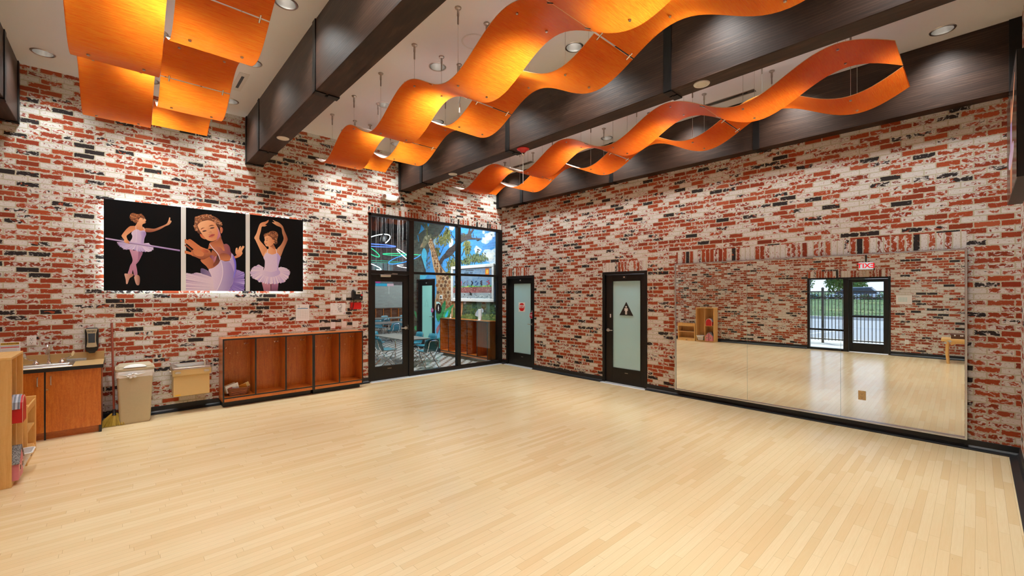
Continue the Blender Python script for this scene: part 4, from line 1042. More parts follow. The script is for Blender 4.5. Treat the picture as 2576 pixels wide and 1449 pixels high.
for hx, s, lab in ((-7.925, -1, 'red'), (-7.700, 1, 'blue')):
    b = MB(); b.lathe((hx,fy,z1), [(.036,0), (.034,.008), (.028,.026), (.016,.036), (.011,.040), (.011,.056), (.006,.060), (.0005,.061)], 20)
    hd = b.build('tap_base', M['chrome'], t, smooth=True)
    b = MB(); c = Vector((hx, fy, z1+.05)); e = c+Vector((.085*s, .035, .03)); b.tube([c, c+Vector((.05*s, .02, .004)), e], [.005,.005,.006], 8)
    up = Vector((.0, .0, 1)); dd = Vector((s*.9, .3, .2)).normalized(); sd = Vector((.12*s, -.05, .995)).normalized()
    out = [e-sd*.012, e+dd*.018-sd*.004, e+dd*.026+sd*.03, e+dd*.016+sd*.06, e+sd*.055-dd*.002, e+sd*.02-dd*.006]
    nn = dd.cross(sd)*.003; n = len(out)
    b.add([p-nn for p in out]+[p+nn for p in out], [tuple(range(n-1,-1,-1)), tuple(range(n,2*n))]+[(k,(k+1)%n,n+(k+1)%n,n+k) for k in range(n)])
    b.build('wing_handle', M['chrome'], t, smooth=True)
t = thing('paper_towel_pack', 'thin grey pack lying on the counter against the backsplash', 'pack', (-7.60, -.05, CZ))
b = MB(); b.box(-7.665, -7.480, -.075, -.024, CZ, CZ+.030)
for k in range(3): b.box(-7.666, -7.479, -.076, -.024, CZ+.006+.008*k, CZ+.009+.008*k)
b.build('pack_body', plain('crinkled_grey_pack', (.33,.35,.36), .5, var=.4, scale=60), t, bevel=.002)

# soap dispenser
t = thing('soap_dispenser', 'black and tan wall soap dispenser above the counter', 'soap dispenser', (-7.428, 0, 1.13))
def fA(p, q, h): return (p, -h, q)
MB().prism([(-7.492,1.02), (-7.482,.985), (-7.374,.985), (-7.364,1.02), (-7.362,1.27), (-7.374,1.296), (-7.482,1.296), (-7.494,1.27)], fA, 0, .085).build('housing', M['black'], t, bevel=.010)
b = MB(); pr = [(-7.485,1.285), (-7.372,1.285), (-7.386,1.22), (-7.388,1.12), (-7.376,1.045), (-7.40,1.038), (-7.458,1.038), (-7.481,1.045), (-7.469,1.12), (-7.471,1.22)]
b.prism(pr, fA, .085, .098); b.build('front_cover', M['tan'], t, bevel=.004)
MB().prism([(-7.464,1.226), (-7.393,1.226), (-7.396,1.17), (-7.395,1.10), (-7.462,1.10), (-7.461,1.17)], fA, .098, .1005).build('window', plain('dark_soap_window', (.05,.07,.09), .12), t)
text_part('lettering', 'GOJO', .030, (-7.429, -.0986, 1.256), ROT_A, M['ink'], t, bold=.001)
MB().prism([(-7.47,.985), (-7.45,.958), (-7.40,.958), (-7.385,.985)], fA, .01, .08).build('nozzle', M['black'], t, bevel=.004)

# first aid notice on the brick behind the shelves
t = sheet('first_aid_notice', -8.238, -8.072, .985, 1.158, 'choking and CPR notice on the brick behind the tall shelf')
marks(t, 'yellow_heading', [(-8.234,-8.082,1.122,1.150)], 'yellow'); marks(t, 'black_band', [(-8.234,-8.082,1.104,1.112)], 'inkgrey'); marks(t, 'red_band', [(-8.234,-8.082,1.086,1.096)], 'red')
text_part('lettering', 'CHOKING/CPR', .0215, (-8.158, -.005, 1.136), ROT_A, M['ink'], t, bold=.0006)
marks(t, 'text_lines', [(-8.23,-8.10,1.07-.012*k,1.073-.012*k) for k in range(6)], 'inkgrey')

# ---------------------------------------------------------------- trash can with liner
def rrect(cx, cy, hx, hy, r, n=5):
    o = []
    for sx, sy, a0 in ((1,1,0), (-1,1,PI/2), (-1,-1,PI), (1,-1,3*PI/2)):
        for k in range(n+1):
            a = a0+PI/2*k/n; o.append((cx+sx*(hx-r)+r*math.cos(a), cy+sy*(hy-r)+r*math.sin(a)))
    return o
t = thing('trash_can', 'tall tan trash can with white liner and swing lid beside the broom', 'trash can', (-6.995, -.27, 0))
def loft(b, specs, cap0=True, cap1=True, m=0):
    L = [[(x, y, z) for x, y in rrect(*s)] for s, z in specs]; n = len(L[0]); vs = [p for r in L for p in r]; fs = []
    for i in range(len(L)-1):
        for k in range(n): l = (k+1) % n; fs.append((i*n+k, i*n+l, (i+1)*n+l, (i+1)*n+k))
    if cap0: fs.append(tuple(range(n-1,-1,-1)))
    if cap1: fs.append(tuple((len(L)-1)*n+k for k in range(n)))
    return b.add(vs, fs, m)
c = (-6.995, -.265)
b = MB(); loft(b, [((*c,.150,.150,.03), 0), ((*c,.160,.158,.03), .02), ((*c,.186,.172,.03), .66), ((*c,.190,.175,.03), .72)]); b.build('bin_body', M['tan'], t, smooth=True, angle=50)
b = MB()
pr = [(-7.035,.60), (-6.955,.60), (-6.945,.45), (-6.97,.33), (-6.945,.22), (-6.94,.06), (-7.05,.06), (-7.045,.22), (-7.02,.33), (-7.045,.45)]
b.prism(pr, lambda p, q, h: (p, -.265-.152-.026*q/.72*.8-h, q), 0, .0025); b.build('front_rib', M['tan'], t, bevel=.001)
random.seed(4)
b = MB(); n = 56; L = []
for z, gx, jit in ((.722,.192,.0), (.715,.197,.002), (.675,.1955,.004), (.645,.1925,.005), (.630,.190,.004)):
    pr = rrect(c[0], c[1], gx, gx-.015, .03, 13); L.append([(x+random.uniform(-jit,jit), y+random.uniform(-jit,jit), z+random.uniform(-jit,jit)*2) for x, y in pr])
n = len(L[0]); vs = [p for r in L for p in r]; fs = [(i*n+k, i*n+(k+1)%n, (i+1)*n+(k+1)%n, (i+1)*n+k) for i in range(len(L)-1) for k in range(n)]
b.add(vs, fs); lin = b.build('bin_liner', M['bag'], t, smooth=True)
b = MB(); kc = Vector((-7.02,-.455,.655)); b.sphere(kc, .026, .018, .022, 12, 8)
for k, (dx, dz, rr_) in enumerate(((.030,.016,.020), (-.034,.010,.022), (-.020,-.022,.018), (.022,-.018,.017), (.002,.026,.016), (-.05,-.006,.012))):
    b.sphere(kc+Vector((dx, -.004-.003*k, dz)), rr_, rr_*.6, rr_*.8, 9, 6)
for i in range(len(b.v)): q = b.v[i]; b.v[i] = (q[0]+random.uniform(-.003,.003), q[1]+random.uniform(-.003,.003), q[2]+random.uniform(-.003,.003))
b.tube([kc+Vector((.03,0,.005)), kc+Vector((.10,.005,.018)), kc+Vector((.19,.03,.03))], [.009,.006,.004], 6); b.tube([kc+Vector((-.03,0,.005)), kc+Vector((-.09,.006,.012)), kc+Vector((-.15,.02,.02))], [.009,.006,.004], 6)
b.build('liner_knot', M['bag'], lin, smooth=True)
b = MB(); n = 24; L = []
for z0_, g in ((.722,.199), (.728,.205), (.752,.204), (.758,.197)): L.append([(x, y, z0_) for x, y in rrect(c[0], c[1], g, g-.016, .04)])
prof = rrect(c[0], c[1], .197, .181, .04)
def arch(x): return .758+.075*max(0, 1-((x-c[0])/.185)**2)**.6
for s in (.98, .80, .5, .2):
    L.append([(x, c[1]+(y-c[1])*s, arch(x) if s < .9 else (.758*.4+arch(x)*.6)) for x, y in prof])
n = len(prof); vs = [p for r in L for p in r]; fs = [(i*n+k, i*n+(k+1)%n, (i+1)*n+(k+1)%n, (i+1)*n+k) for i in range(len(L)-1) for k in range(n)]; fs.append(tuple((len(L)-1)*n+k for k in range(n)))
b.add(vs, fs); lid = b.build('lid', M['tan'], t, smooth=True, angle=40)
b = MB(); pr = [(-.12,0), (.12,0), (.10,.022), (.05,.036), (0,.040), (-.05,.036), (-.10,.022)]
b.prism(pr, lambda p, q, h: (c[0]+p, c[1]-.182-.004-h+q*1.15, .766+q*.95), 0, .006); b.build('flap', plain('pale_flap', (.62,.62,.58), .4), lid, bevel=.001)

# ---------------------------------------------------------------- broom
t = thing('broom', 'straw broom with red-brown handle leaning on brick between cabinet and trash can', 'broom', (-7.21, -.36, 0))
top, bot = Vector((-7.232,-.02,1.355)), Vector((-7.205,-.345,.19))
MB().tube([bot, top], .0125, 12).build('handle', M['pole'], t, smooth=True)
b = MB(); ax = (bot-top).normalized()
b.tube([bot-ax*.02, bot+ax*.035, bot+ax*.06], [.016,.022,.030], 12); b.build('binding', M['black'], t, smooth=True)
random.seed(9); b = MB()
for k in range(520):
    s = random.uniform(-1, 1); q = random.uniform(-1, 1)
    p0 = bot+ax*.03+Vector((s*.030, q*.012, 0)); ln = random.uniform(.145, .185)
    p2 = Vector((p0.x+s*.105-.025, p0.y+q*.03-.035, max(.004, p0.z-ln+.018*s))); p1 = p0.lerp(p2, .5)+Vector((s*.012, q*.004, .004))
    b.bar(p0, p1, .0032, .0032); b.bar(p1, p2, .0028, .0028)
b.build('bristles', M['broom'], t)

# ---------------------------------------------------------------- drinking fountain
t = thing('drinking_fountain', 'tan wall drinking fountain with stainless basin beside the trash can', 'drinking fountain', (-6.36, -.16, .26))
x0, x1, y0 = -6.590, -6.130, -.335
MB().box(x0+.012, x1-.016, y0+.03, 0, .262, .595).build('cabinet', M['fount'], t, bevel=.006)
b = MB(); b.box(x0, x1, y0, 0, .565, .655); b.build('upper_shroud', M['fount'], t, bevel=.008)
MB().box(x0+.035, x0+.095, y0+.0285, y0+.031, .275, .290).build('name_plate', M['yellow'], t)
for xa in (x0+.025, x1-.095):
    bb = MB(); bb.prism([(xa+.018+.016*math.cos(a), .612+.015*math.sin(a)) for a in [PI/2+PI*k/8 for k in range(9)]]+[(xa+.055+.016*math.cos(a), .612+.015*math.sin(a)) for a in [-PI/2+PI*k/8 for k in range(9)]], lambda p, q, h: (p, y0-h, q), 0, .012)
    bt = bb.build('push_button', M['steel'], t, bevel=.003)
b = MB(); n = 24; L = []
def rr(g, z, gy=None): return [(x, y, z+ (y-y0)*.06) for x, y in rrect((x0+x1)/2, y0/2, (x1-x0)/2-g, -y0/2-(g if gy is None else gy), .03)]
for r in (rr(-.004,.652), rr(-.006,.672), rr(0,.682), rr(.020,.682), rr(.045,.668), rr(.085,.640), rr(.14,.632)): L.append(r)
n = len(L[0]); vs = [p for r in L for p in r]; fs = [(i*n+k, i*n+(k+1)%n, (i+1)*n+(k+1)%n, (i+1)*n+k) for i in range(len(L)-1) for k in range(n)]; fs.append(tuple((len(L)-1)*n+k for k in range(n)))
b.add(vs, fs); b.box(x0, x1, -.02, 0, .67, .71); b.build('basin', M['steel'], t, smooth=True, angle=45)
b = MB(); b.tube([(-6.185,-.17,.645), (-6.185,-.17,.70), (-6.188,-.175,.735), (-6.200,-.182,.752), (-6.215,-.186,.750)], [.018,.016,.015,.012,.008], 12); b.build('bubbler', M['steel'], t, smooth=True)
b = MB(); b.lathe((-6.53,-.22,.640), [(.03,0), (.026,.02), (.012,.035), (.0005,.038)], 14); b.build('drain_strainer', M['nickel'], t, smooth=True)
b = MB(); b.cyl((x0-.001,-.10,.60), (x0-.02,-.10,.60), .016, 12); b.build('side_knob', M['steel'], t, smooth=True)

# ---------------------------------------------------------------- coat lockers
def hook(parent, x, y, z):
    b = MB(); b.cyl((x,y,z), (x,y-.006,z), .011, 12)
    for s in (-1, 1):
        P = [(x,y-.006,z), (x+s*.012,y-.025,z-.012), (x+s*.022,y-.036,z-.010), (x+s*.030,y-.040,z+.012)]; b.tube(P, [.0045,.0045,.004,.0045], 8)
    return b.build('coat_hook', M['chrome'], parent, smooth=True)
def lockers(x0, x1, divs, label, flip=None):
    t = thing('coat_lockers', label, 'lockers', ((x0+x1)/2, -.18, .09), 'open coat locker units' if flip is None else None)
    D = -.36; top, bt, sh = 1.066, .092, .150; W = .020
    MB().box(x0+.002, x1-.002, -.018, -.002, bt, top).build('back_panel', M['cherry'], t)
    MB().box(x0, x1, D, 0, top-.022, top).build('top_panel', M['cherry_x'], t)
    MB().box(x0+W, x1-W, D+.012, -.018, sh-.012, sh+.008).build('bottom_shelf', M['cherry_x'], t)
    MB().box(x0+W, x1-W, D+.006, D+.024, bt, sh-.012).build('toe_panel', M['cherry_x'], t)
    MB().box(x0+W, x1-W, D+.10, -.01, .0, bt-.006).build('plinth', M['rubber'], t)
    for xa in (x0, x1-W): MB().box(xa, xa+W, D+.001, -.002, bt, top-.022).build('side_panel', M['cherry'], t)
    for xd in divs: MB().box(xd-W/2, xd+W/2, D+.004, -.018, sh+.008, top-.022).build('divider', M['cherry'], t)
    b = MB(); e = .0035
    b.box(x0, x1, D-e, D+.001, top-.024, top-.002); b.box(x0+W, x1-W, D+.006-e, D+.012, sh-.012, sh+.006)
    for xa in (x0, x1-W): b.box(xa, xa+W, D-e, D+.002, bt, top-.024)
    for xd in divs: b.box(xd-W/2-.001, xd+W/2+.001, D-e, D+.004, sh+.006, top-.024)
    b.build('black_edge_band', M['rubber'], t)
    ed = [x0+W]+divs+[x1-W]
    for i in range(len(ed)-1):
        hook(t, ed[i+1]-.075, -.018, .945)
        if i == 0: hook(t, ed[i]+.03, -.10, .90)
        b = MB()
        for q in (.30, .55): b.cyl((ed[i]+(ed[i+1]-ed[i])*q,-.018,.80), (ed[i]+(ed[i+1]-ed[i])*q,-.0215,.80), .008, 10)
        b.build('screw_cap', M['maple'], t)
    return t
lockers(-5.990, -4.668, [-5.548, -5.106], 'three-bay open cherry coat lockers under the poster, holding a wicker basket')
lockers(-4.664, -3.785, [-4.222], 'two-bay open cherry coat lockers beside the glass door')

# basket with booklets in the first bay
t = thing('wicker_basket', 'brown wicker basket on the bottom shelf of the first coat locker', 'basket', (-5.765, -.20, .158))
b = MB(); zs = [.158+.0125*k for k in range(10)]
def brect(k, n=40):
    f = k/9; hx, hy = .118+.030*f, .085+.020*f; o = []
    pr = rrect(-5.765, -.20, hx, hy, .03, 9); return pr
L = []
for k in range(10):
    pr = brect(k); m = len(pr)
    L.append([(x+(.004 if (i+k) % 2 else -.002)*(x+5.765)/.12, y+(.004 if (i+k) % 2 else -.002)*(y+.20)/.09, zs[k]) for i, (x, y) in enumerate(pr)])
n = len(L[0]); vs = [p for r in L for p in r]; fs = [(i*n+k, i*n+(k+1)%n, (i+1)*n+(k+1)%n, (i+1)*n+k) for i in range(9) for k in range(n)]; fs.append(tuple(range(n-1,-1,-1)))
b.add(vs, fs); o = b.build('woven_side', M['wicker'], t); sm = o.modifiers.new('thick', 'SOLIDIFY'); sm.thickness = .006
rim = [(x, y, .272) for x, y in rrect(-5.765, -.20, .149, .106, .03, 6)]
MB().tube(rim, .008, 8, closed=True).build('rim', M['wicker'], t, smooth=True)
def slab(name, c, w, h, d, rx, ry, rz, mat, label, cat, group=None):
    t = thing(name, label, cat, c, group); b = MB(); b.box(-w/2, w/2, -d/2, d/2, 0, h)
    o = b.build(name+'_body' if False else 'cover', mat, None); o.parent = t; o.rotation_euler = (rx, ry, rz); return t
t = slab('booklet', (-5.835,-.255,.225), .175, .125, .008, .25, -.26, .05, M['paper'], 'white booklet with a red picture standing in the wicker basket', 'booklet')
b = MB(); b.box(-.06, .0, -.0050, -.0042, .055, .085); b.box(-.03, .02, -.0050, -.0042, .025, .055); o = b.build('cover_picture', plain('booklet_picture', (.45,.12,.10), .6, var=.5, scale=80), None); o.parent = t; o.rotation_euler = (.25,-.26,.05)
b = MB()
for k in range(5): b.box(.045+.006*(k % 2), .075, -.0050, -.0042, .03+.016*k, .034+.016*k)
o = b.build('cover_text', M['inkgrey'], None); o.parent = t; o.rotation_euler = (.25,-.26,.05)
slab('game_box', (-5.690,-.225,.245), .10, .075, .03, .2, -.32, -.05, plain('amber_card', srgb(206,126,30), .55), 'amber cardboard box leaning in the wicker basket, between booklet and cream box', 'box')
slab('card_box', (-5.640,-.225,.270), .085, .07, .02, .15, -.40, -.05, plain('cream_card', srgb(226,196,130), .55), 'cream box sticking out at the right of the wicker basket', 'box')
slab('booklet', (-5.850,-.20,.215), .16, .13, .006, .1, -.30, .03, plain('cream_paper', srgb(214,190,150), .7), 'cream leaflet behind the white booklet in the wicker basket', 'booklet')

# ---------------------------------------------------------------- maple shelves by the back wall
SB, SF = -8.190, -7.868
t = thing('tall_shelf', 'tall maple cubby shelf at the left edge, holding a red barn and a pink dollhouse', 'shelf', (-8.03, -1.93, 0))
y0, y1, W = -2.245, -1.622, .025
for ya in (y0, y1-W): MB().box(SB, SF, ya, ya+W, .0, 1.158).build('side_panel', M['maple'], t, bevel=.003)
MB().box(SB, SF, y0-.002, y1+.002, 1.158, 1.182).build('top_panel', M['maple_x'], t, bevel=.003)
MB().box(SB, SF, y0+W, y1-W, .0, .045).build('bottom_panel', M['maple_x'], t, bevel=.003)
MB().box(SB, SB+.012, y0+W, y1-W, .045, 1.158).build('back_panel', M['maple'], t)
ym = -1.93
MB().box(SB+.012, SF-.008, ym-.012, ym+.012, .045, 1.158).build('divider', M['maple'], t, bevel=.002)
MB().box(SB+.012, SF-.01, y0+W, ym-.012, .545, .568).build('shelf_board', M['maple_x'], t, bevel=.002)
t = thing('low_shelf', 'low maple bookshelf beside the sink cabinet', 'shelf', (-8.0, -1.29, 0))
y0, y1 = -1.602, -.985; SF2 = -7.842; SB2 = -8.170
for ya in (y0, y1-W): MB().box(SB2, SF2, ya, ya+W, 0, .615).build('side_panel', M['maple'], t, bevel=.003)
MB().box(SB2, SB2+.012, y0+W, y1-W, .02, .60).build('back_panel', M['maple'], t)
for z in (.075, .305, .505): MB().box(SB2+.012, SF2-.012, y0+W, y1-W, z, z+.018).build('shelf_board', M['maple_x'], t, bevel=.002)
MB().box(SF2-.018, SF2-.004, y0+W, y1-W, .0, .072).build('toe_rail', M['maple'], t, bevel=.002)
MB().box(SF2-.018, SF2-.004, y0+W, y1-W, .525, .585).build('top_rail', M['maple'], t, bevel=.002)
MB().box(SF2-.0045, SF2-.003, -1.33, -1.27, .022, .036).build('maker_tag', M['ink'], t)

# toys on the tall shelf
def house(name, label, c, w, d, h, hr, roofm, bodym, open_gap=None):
    """gabled toy house; front gable faces +x"""
    t = thing(name, label, 'toy house', c); x, y, z = c
    return t, x, y, z
t = thing('toy_barn', 'red toy barn with striped grey roof on the middle shelf of the tall shelf', 'toy barn', (-7.905, -2.090, .568)); x, y, z = -7.905, -2.090, .568
gp = [(-.10,0), (.10,0), (.10,.135), (.085,.185), (.045,.225), (0,.240), (-.045,.225), (-.085,.185), (-.10,.135)]
for s, xa, xb in ((0, x-.095, x+.02), (1, x+.025, x+.095)):
    MB().prism(gp, lambda p, q, h: (h, y+p, z+q), xa, xb).build('barn_half', M['barn'], t, bevel=.002)
b = MB(); rp = [(-.112,.130), (-.094,.190), (-.05,.234), (0,.251), (.05,.234), (.094,.190), (.112,.130), (.106,.128), (.088,.184), (.046,.226), (0,.242), (-.046,.226), (-.088,.184), (-.106,.128)]
b.prism(rp, lambda p, q, h: (h, y+p, z+q), x-.098, x+.082)
nt = NT('striped_grey_roof'); cc = nt.sep(nt.coord()); st = nt.math('FRACT', nt.math('MULTIPLY', cc[0], 38)); nt.P(Base_Color=nt.mix(nt.math('GREATER_THAN', st, .5), srgb(186,188,198), srgb(110,114,128)), Roughness=.5)
b.build('roof', nt.mat, t)
b = MB(); b.prism([(p, q) for p, q in gp], lambda p, q, h: (h, y+p*1.03, z+q*1.02), x+.0955, x+.0975); o = b.build('gable_trim', plain('cream_trim', srgb(238,196,170), .5), t)
b = MB(); b.prism([(p*.92, q*.96) for p, q in gp], lambda p, q, h: (h, y+p, z+q), x+.098, x+.0985); b.build('gable_face', M['barn'], t)
MB().box(x-.04, x+.02, y-.105, y-.1, z, z+.04).build('green_fence', M['green'], t)
MB().box(x-.10, x-.06, y-.104, y-.1, z+.05, z+.115).build('barn_door', M['paper'], t)

t = thing('dollhouse', 'pink toy dollhouse with speckled roof on the bottom of the tall shelf', 'toy house', (-7.95, -2.085, .045)); x, y, z = -7.95, -2.085, .045
gp2 = [(-.115,0), (.115,0), (.115,.170), (0,.290), (-.115,.170)]
for k, (ya, yb) in enumerate(((-.120,-.008), (.008,.120))):
    pr = [(ya,0), (yb,0), (yb,.17+.12*(1-abs(yb)/.12)), (ya,.17+.12*(1-abs(ya)/.12))]
    hb = MB().prism(pr, lambda p, q, h: (h, y+p, z+q), x-.115, x+.12).build('house_half', M['pink'], t, bevel=.002)
    yc = (ya+yb)/2
    b = MB(); b.box(x+.120, x+.124, y+yc-.024, y+yc+.024, z+.075, z+.135); b.build('window_trim', plain('cream_window_trim', srgb(236,204,180), .5), hb)
    b = MB(); b.box(x+.124, x+.1255, y+yc-.014, y+yc+.014, z+.084, z+.126); b.build('window_opening', plain('dark_opening', (.05,.03,.02), .7), hb)
    b = MB(); sl = math.hypot(.11, .12)
    s = -1 if k == 0 else 1
    pr = [(s*.008,.288), (s*.138,.152), (s*.138,.162), (s*.008,.300)]
    b.prism(pr, lambda p, q, h: (h, y+p, z+q), x-.12, x+.127)
    nt = NT('speckled_grey_shingle'); v = nt.new('ShaderNodeTexVoronoi'); nt.link(nt.scale(nt.coord(), (60,60,60)), v.inputs['Vector']); nt.P(Base_Color=nt.ramp(nt.sep(v.outputs['Color'])[0], [(0, (.02,.02,.02)), (.25, (.25,.26,.26)), (.8, (.45,.46,.46))], 'CONSTANT'), Roughness=.7)
    b.build('roof_slope', nt.mat, hb)
t = thing('white_bin', 'white plastic bin in the bottom left cubby of the tall shelf', 'storage bin', (-7.94, -1.78, .045)); x, y, z = -7.94, -1.785, .045
b = MB(); L = []
for k in range(7):
    f = k/6; pr = rrect(x+.02*f, y, .10+.035*f, .075+.035*f, .025, 4); L.append([(a, c_, z+.005+.15*f) for a, c_ in pr])
n = len(L[0]); vs = [p for r in L for p in r]; fs = []
for i in range(6):
    for k in range(n):
        if 1 <= i <= 4 and k % 3 == 1 and i % 2: continue
        fs.append((i*n+k, i*n+(k+1)%n, (i+1)*n+(k+1)%n, (i+1)*n+k))
fs.append(tuple(range(n-1,-1,-1))); b.add(vs, fs); o = b.build('bin_body', M['white'], t); sm = o.modifiers.new('thick', 'SOLIDIFY'); sm.thickness = .004
MB().tube([(a, c_, z+.156) for a, c_ in rrect(x+.02, y, .138, .113, .028, 5)], .008, 8, closed=True).build('bin_rim', M['white'], t, smooth=True)

# ---------------------------------------------------------------- bench and box seen only in the mirror, papers on the back wall
t = thing('wooden_bench', 'pale wooden bench with thick top against the back wall, seen in the mirror edge', 'bench', (-7.65, -8.05, 0))
MB().box(-7.95, -7.42, -8.46, -7.700, .525, .590).build('bench_top', M['maple_x'], t, bevel=.006)
for xl, yl in ((-7.44, -7.81), (-7.90, -7.81), (-7.44, -8.40), (-7.90, -8.40)):
    b = MB(); b.tube([(xl,yl,.53), (xl,yl+.012,.25), (xl,yl-.01,.0)], [.036,.030,.026], 10); b.build('leg', M['maple'], t, smooth=True)
b = MB(); b.prism([(-7.86,.525), (-8.34,.525), (-8.34,.44), (-8.25,.485), (-7.97,.485), (-7.86,.44)], lambda p, q, h: (h, p, q), -7.455, -7.43); b.build('apron', M['maple'], t)
b = MB(); b.bar((-7.425,-7.75,.48), (-7.425,-7.87,.55), .012, .05); b.cyl((-7.43,-7.78,.49), (-7.40,-7.78,.49), .02, 12); b.build('corner_bracket', M['alu'], t)
t = thing('brown_box', 'brown box with white buttons lying on the wooden bench, seen in the mirror edge', 'box', (-7.7, -8.1, .59))
MB().box(-7.86, -7.54, -8.34, -7.865, .59, .70).build('box_body', plain('brown_leather', srgb(86,52,36), .5, var=.15), t, bevel=.012)
b = MB()
for yy in (-7.93, -8.03, -8.06): b.box(-7.542, -7.535, yy-.013, yy+.013, .655, .685)
b.build('white_button', M['white'], t)
def sheet_c(name, y0, y1, z0, z1, label, mat='paper'):
    t = thing(name, label, 'paper notice', (XC, (y0+y1)/2, (z0+z1)/2)); MB().box(XC, XC+.004, y0, y1, z0, z1).build('sheet', M[mat], t); return t
t = sheet_c('paper_notice', -7.146, -6.831, 1.375, 1.618, 'pale paper notice right of the exit door, seen in the mirror')
b = MB()
for k in range(6):
    for j in range(5):
        b.box(XC+.004, XC+.0048, -6.88-.03*k-.018, -6.88-.03*k, 1.545-.024*j, 1.558-.024*j)
b.build('printed_blocks', plain('pale_teal_ink', srgb(150,206,204), .6), t)
outlet((XC, -7.043, .38), 'C', .075, .118, 'white outlet low on the brick right of the exit door, seen in the mirror')

# ---------------------------------------------------------------- black lightbox on the near wall (right edge)
t = thing('wall_lightbox', 'black wall lightbox with dancer picture, edge on at the right side', 'lightbox', (-1.3, YD, 2.67))
bx0, bx1, bz0, bz1, by = -2.08, -.53, 2.655, 3.63, -8.362
MB().box(bx0, bx1, YD+.012, by-.004, bz0, bz1).build('box_body', M['black'], t, bevel=.003)
MB().box(bx0, bx1, by-.004, by, bz0, bz1).build('front_sheet', plain('glossy_black_print', (.012,.011,.012), .18), t)
A = Art(lambda a, b_, d: (bx1-.02-a*1.5, by+d, bz0+.02+b_*.93))
A.poly([(.42,.02),(.60,.02),(.60,.45),(.55,.60),(.45,.60),(.40,.45)], SK, SKL); A.poly([(.30,.40),(.70,.40),(.78,.30),(.50,.22),(.22,.30)], WH, WH2); A.poly([(.42,.40),(.58,.40),(.57,.66),(.43,.66)], WH2, WHD)
A.poly([(.45,.66),(.55,.66),(.57,.80),(.50,.88),(.43,.80)], SK, SKD); A.poly([(.58,.62),(.75,.75),(.88,.90),(.84,.92),(.70,.80),(.56,.70)], SKL, SK)
A.build('print', M['art'], t)
for k in range(2): MB().box(bx0+.3+.9*k, bx0+.34+.9*k, YD, YD+.012, bz0+.1, bz1-.1).build('wall_bracket', M['alu'], t)
# ---------------------------------------------------------------- classroom behind the storefront glass
CY1, CXM = 13.0, 4.6   # far wall, end of mural
def tile_floor():
    """tumbling-block floor tiles in grey, white and tan"""
    b = Art(lambda a, c, d: (a, c, -.0), 0)
    cols = {'l': srgb(206,212,218), 'd': srgb(96,90,88), 't': srgb(176,164,146)}
    s = .30; w, h = s*.866*1.15, s*.62
    x = -4.6
    i = 0
    while x < 1.2:
        j = 0; y = .0
        while y < 8.5:
            ox = x; oy = y+(h*1.5/1 if False else 0)+(0 if i % 2 == 0 else h*.75)
            c = (ox, oy)
            P = [(ox, oy-h/2), (ox+w/2, oy-h/4), (ox+w/2, oy+h/4), (ox, oy+h/2), (ox-w/2, oy+h/4), (ox-w/2, oy-h/4)]
            j += 1; y += h*1.5
            for f, k in (((P[0],P[1],P[2],c), 'd'), ((c,P[2],P[3],P[4]), 'l'), ((P[5],P[0],c,P[4]), 't')):
                b.poly(f, cols[k], smooth=False, new=False)
        i += 1; x += w/2
    return b
fl = structure(MB().box(-6, 6, .02, CY1+.2, -.12, -.004).build('floor_2', plain('grey_classroom_floor', srgb(150,146,140), .35)), 'classroom floor behind the glass')
A = tile_floor(); o = A.build('floor_tiles', vcol_mat('glossy_floor_tile', .22, .04)); structure(o, 'tumbling block pattern floor tiles in the classroom')
structure(MB().box(-6, 6, .15, CY1+.2, 4.7, 4.8).build('ceiling_2', plain('black_classroom_ceiling', (.012,.012,.014), .8)), 'dark classroom ceiling')
dk = plain('dark_grey_classroom_wall', srgb(74,68,70), .8, var=.15, scale=5)
structure(MB().box(-6, 6, CY1, CY1+.15, -.1, 4.7).build('wall_far', dk), 'dark classroom wall far behind the glass')
structure(MB().box(-6.1, -6, .15, CY1, -.1, 4.7).build('wall_classroom_left', dk), 'classroom side wall')
structure(MB().box(6, 6.1, .15, CY1, -.1, 4.7).build('wall_classroom_right', dk), 'classroom far side wall')
structure(MB().box(.0, .15, .15, CXM, -.01, 4.7).build('wall_mural', plain('mural_sky_base', srgb(40,150,220), .6)), 'classroom side wall that carries the giraffe mural')
MB_ = MB(); base_y(MB_, .15, 3.05); base_y(MB_, 4.26, CXM); structure(MB_.build('baseboard_mural', M['rubber']), 'black base under the giraffe mural')

t = thing('mural', 'painted mural of a giraffe, trees and blue sky behind the storefront glass', 'mural', (-.002, 2.4, 1.5))
def mA(a, b_, d):
    p = on_x(1030+a/7.243, 545+b_/7.243, -.002); return (-.002-d, p[1], p[2])
def mB_(a, b_, d):
    p = on_x(1120+a/6.303, 555+b_/6.303, -.002); return (-.002-d, p[1], p[2])
def mC(a, b_, d):
    p = on_x(1030+a/6.587, 730+b_/6.587, -.002); return (-.002-d, p[1], p[2])
random.seed(21)
A = Art(lambda a, b_, d: (-.002-d, a, b_), .00004)
Y0M, Y1M = .16, CXM-.01
A.poly([(Y0M,0),(Y1M,0),(Y1M,4.6),(Y0M,4.6)], srgb(96,196,236), srgb(14,92,190), (0,1), smooth=False)
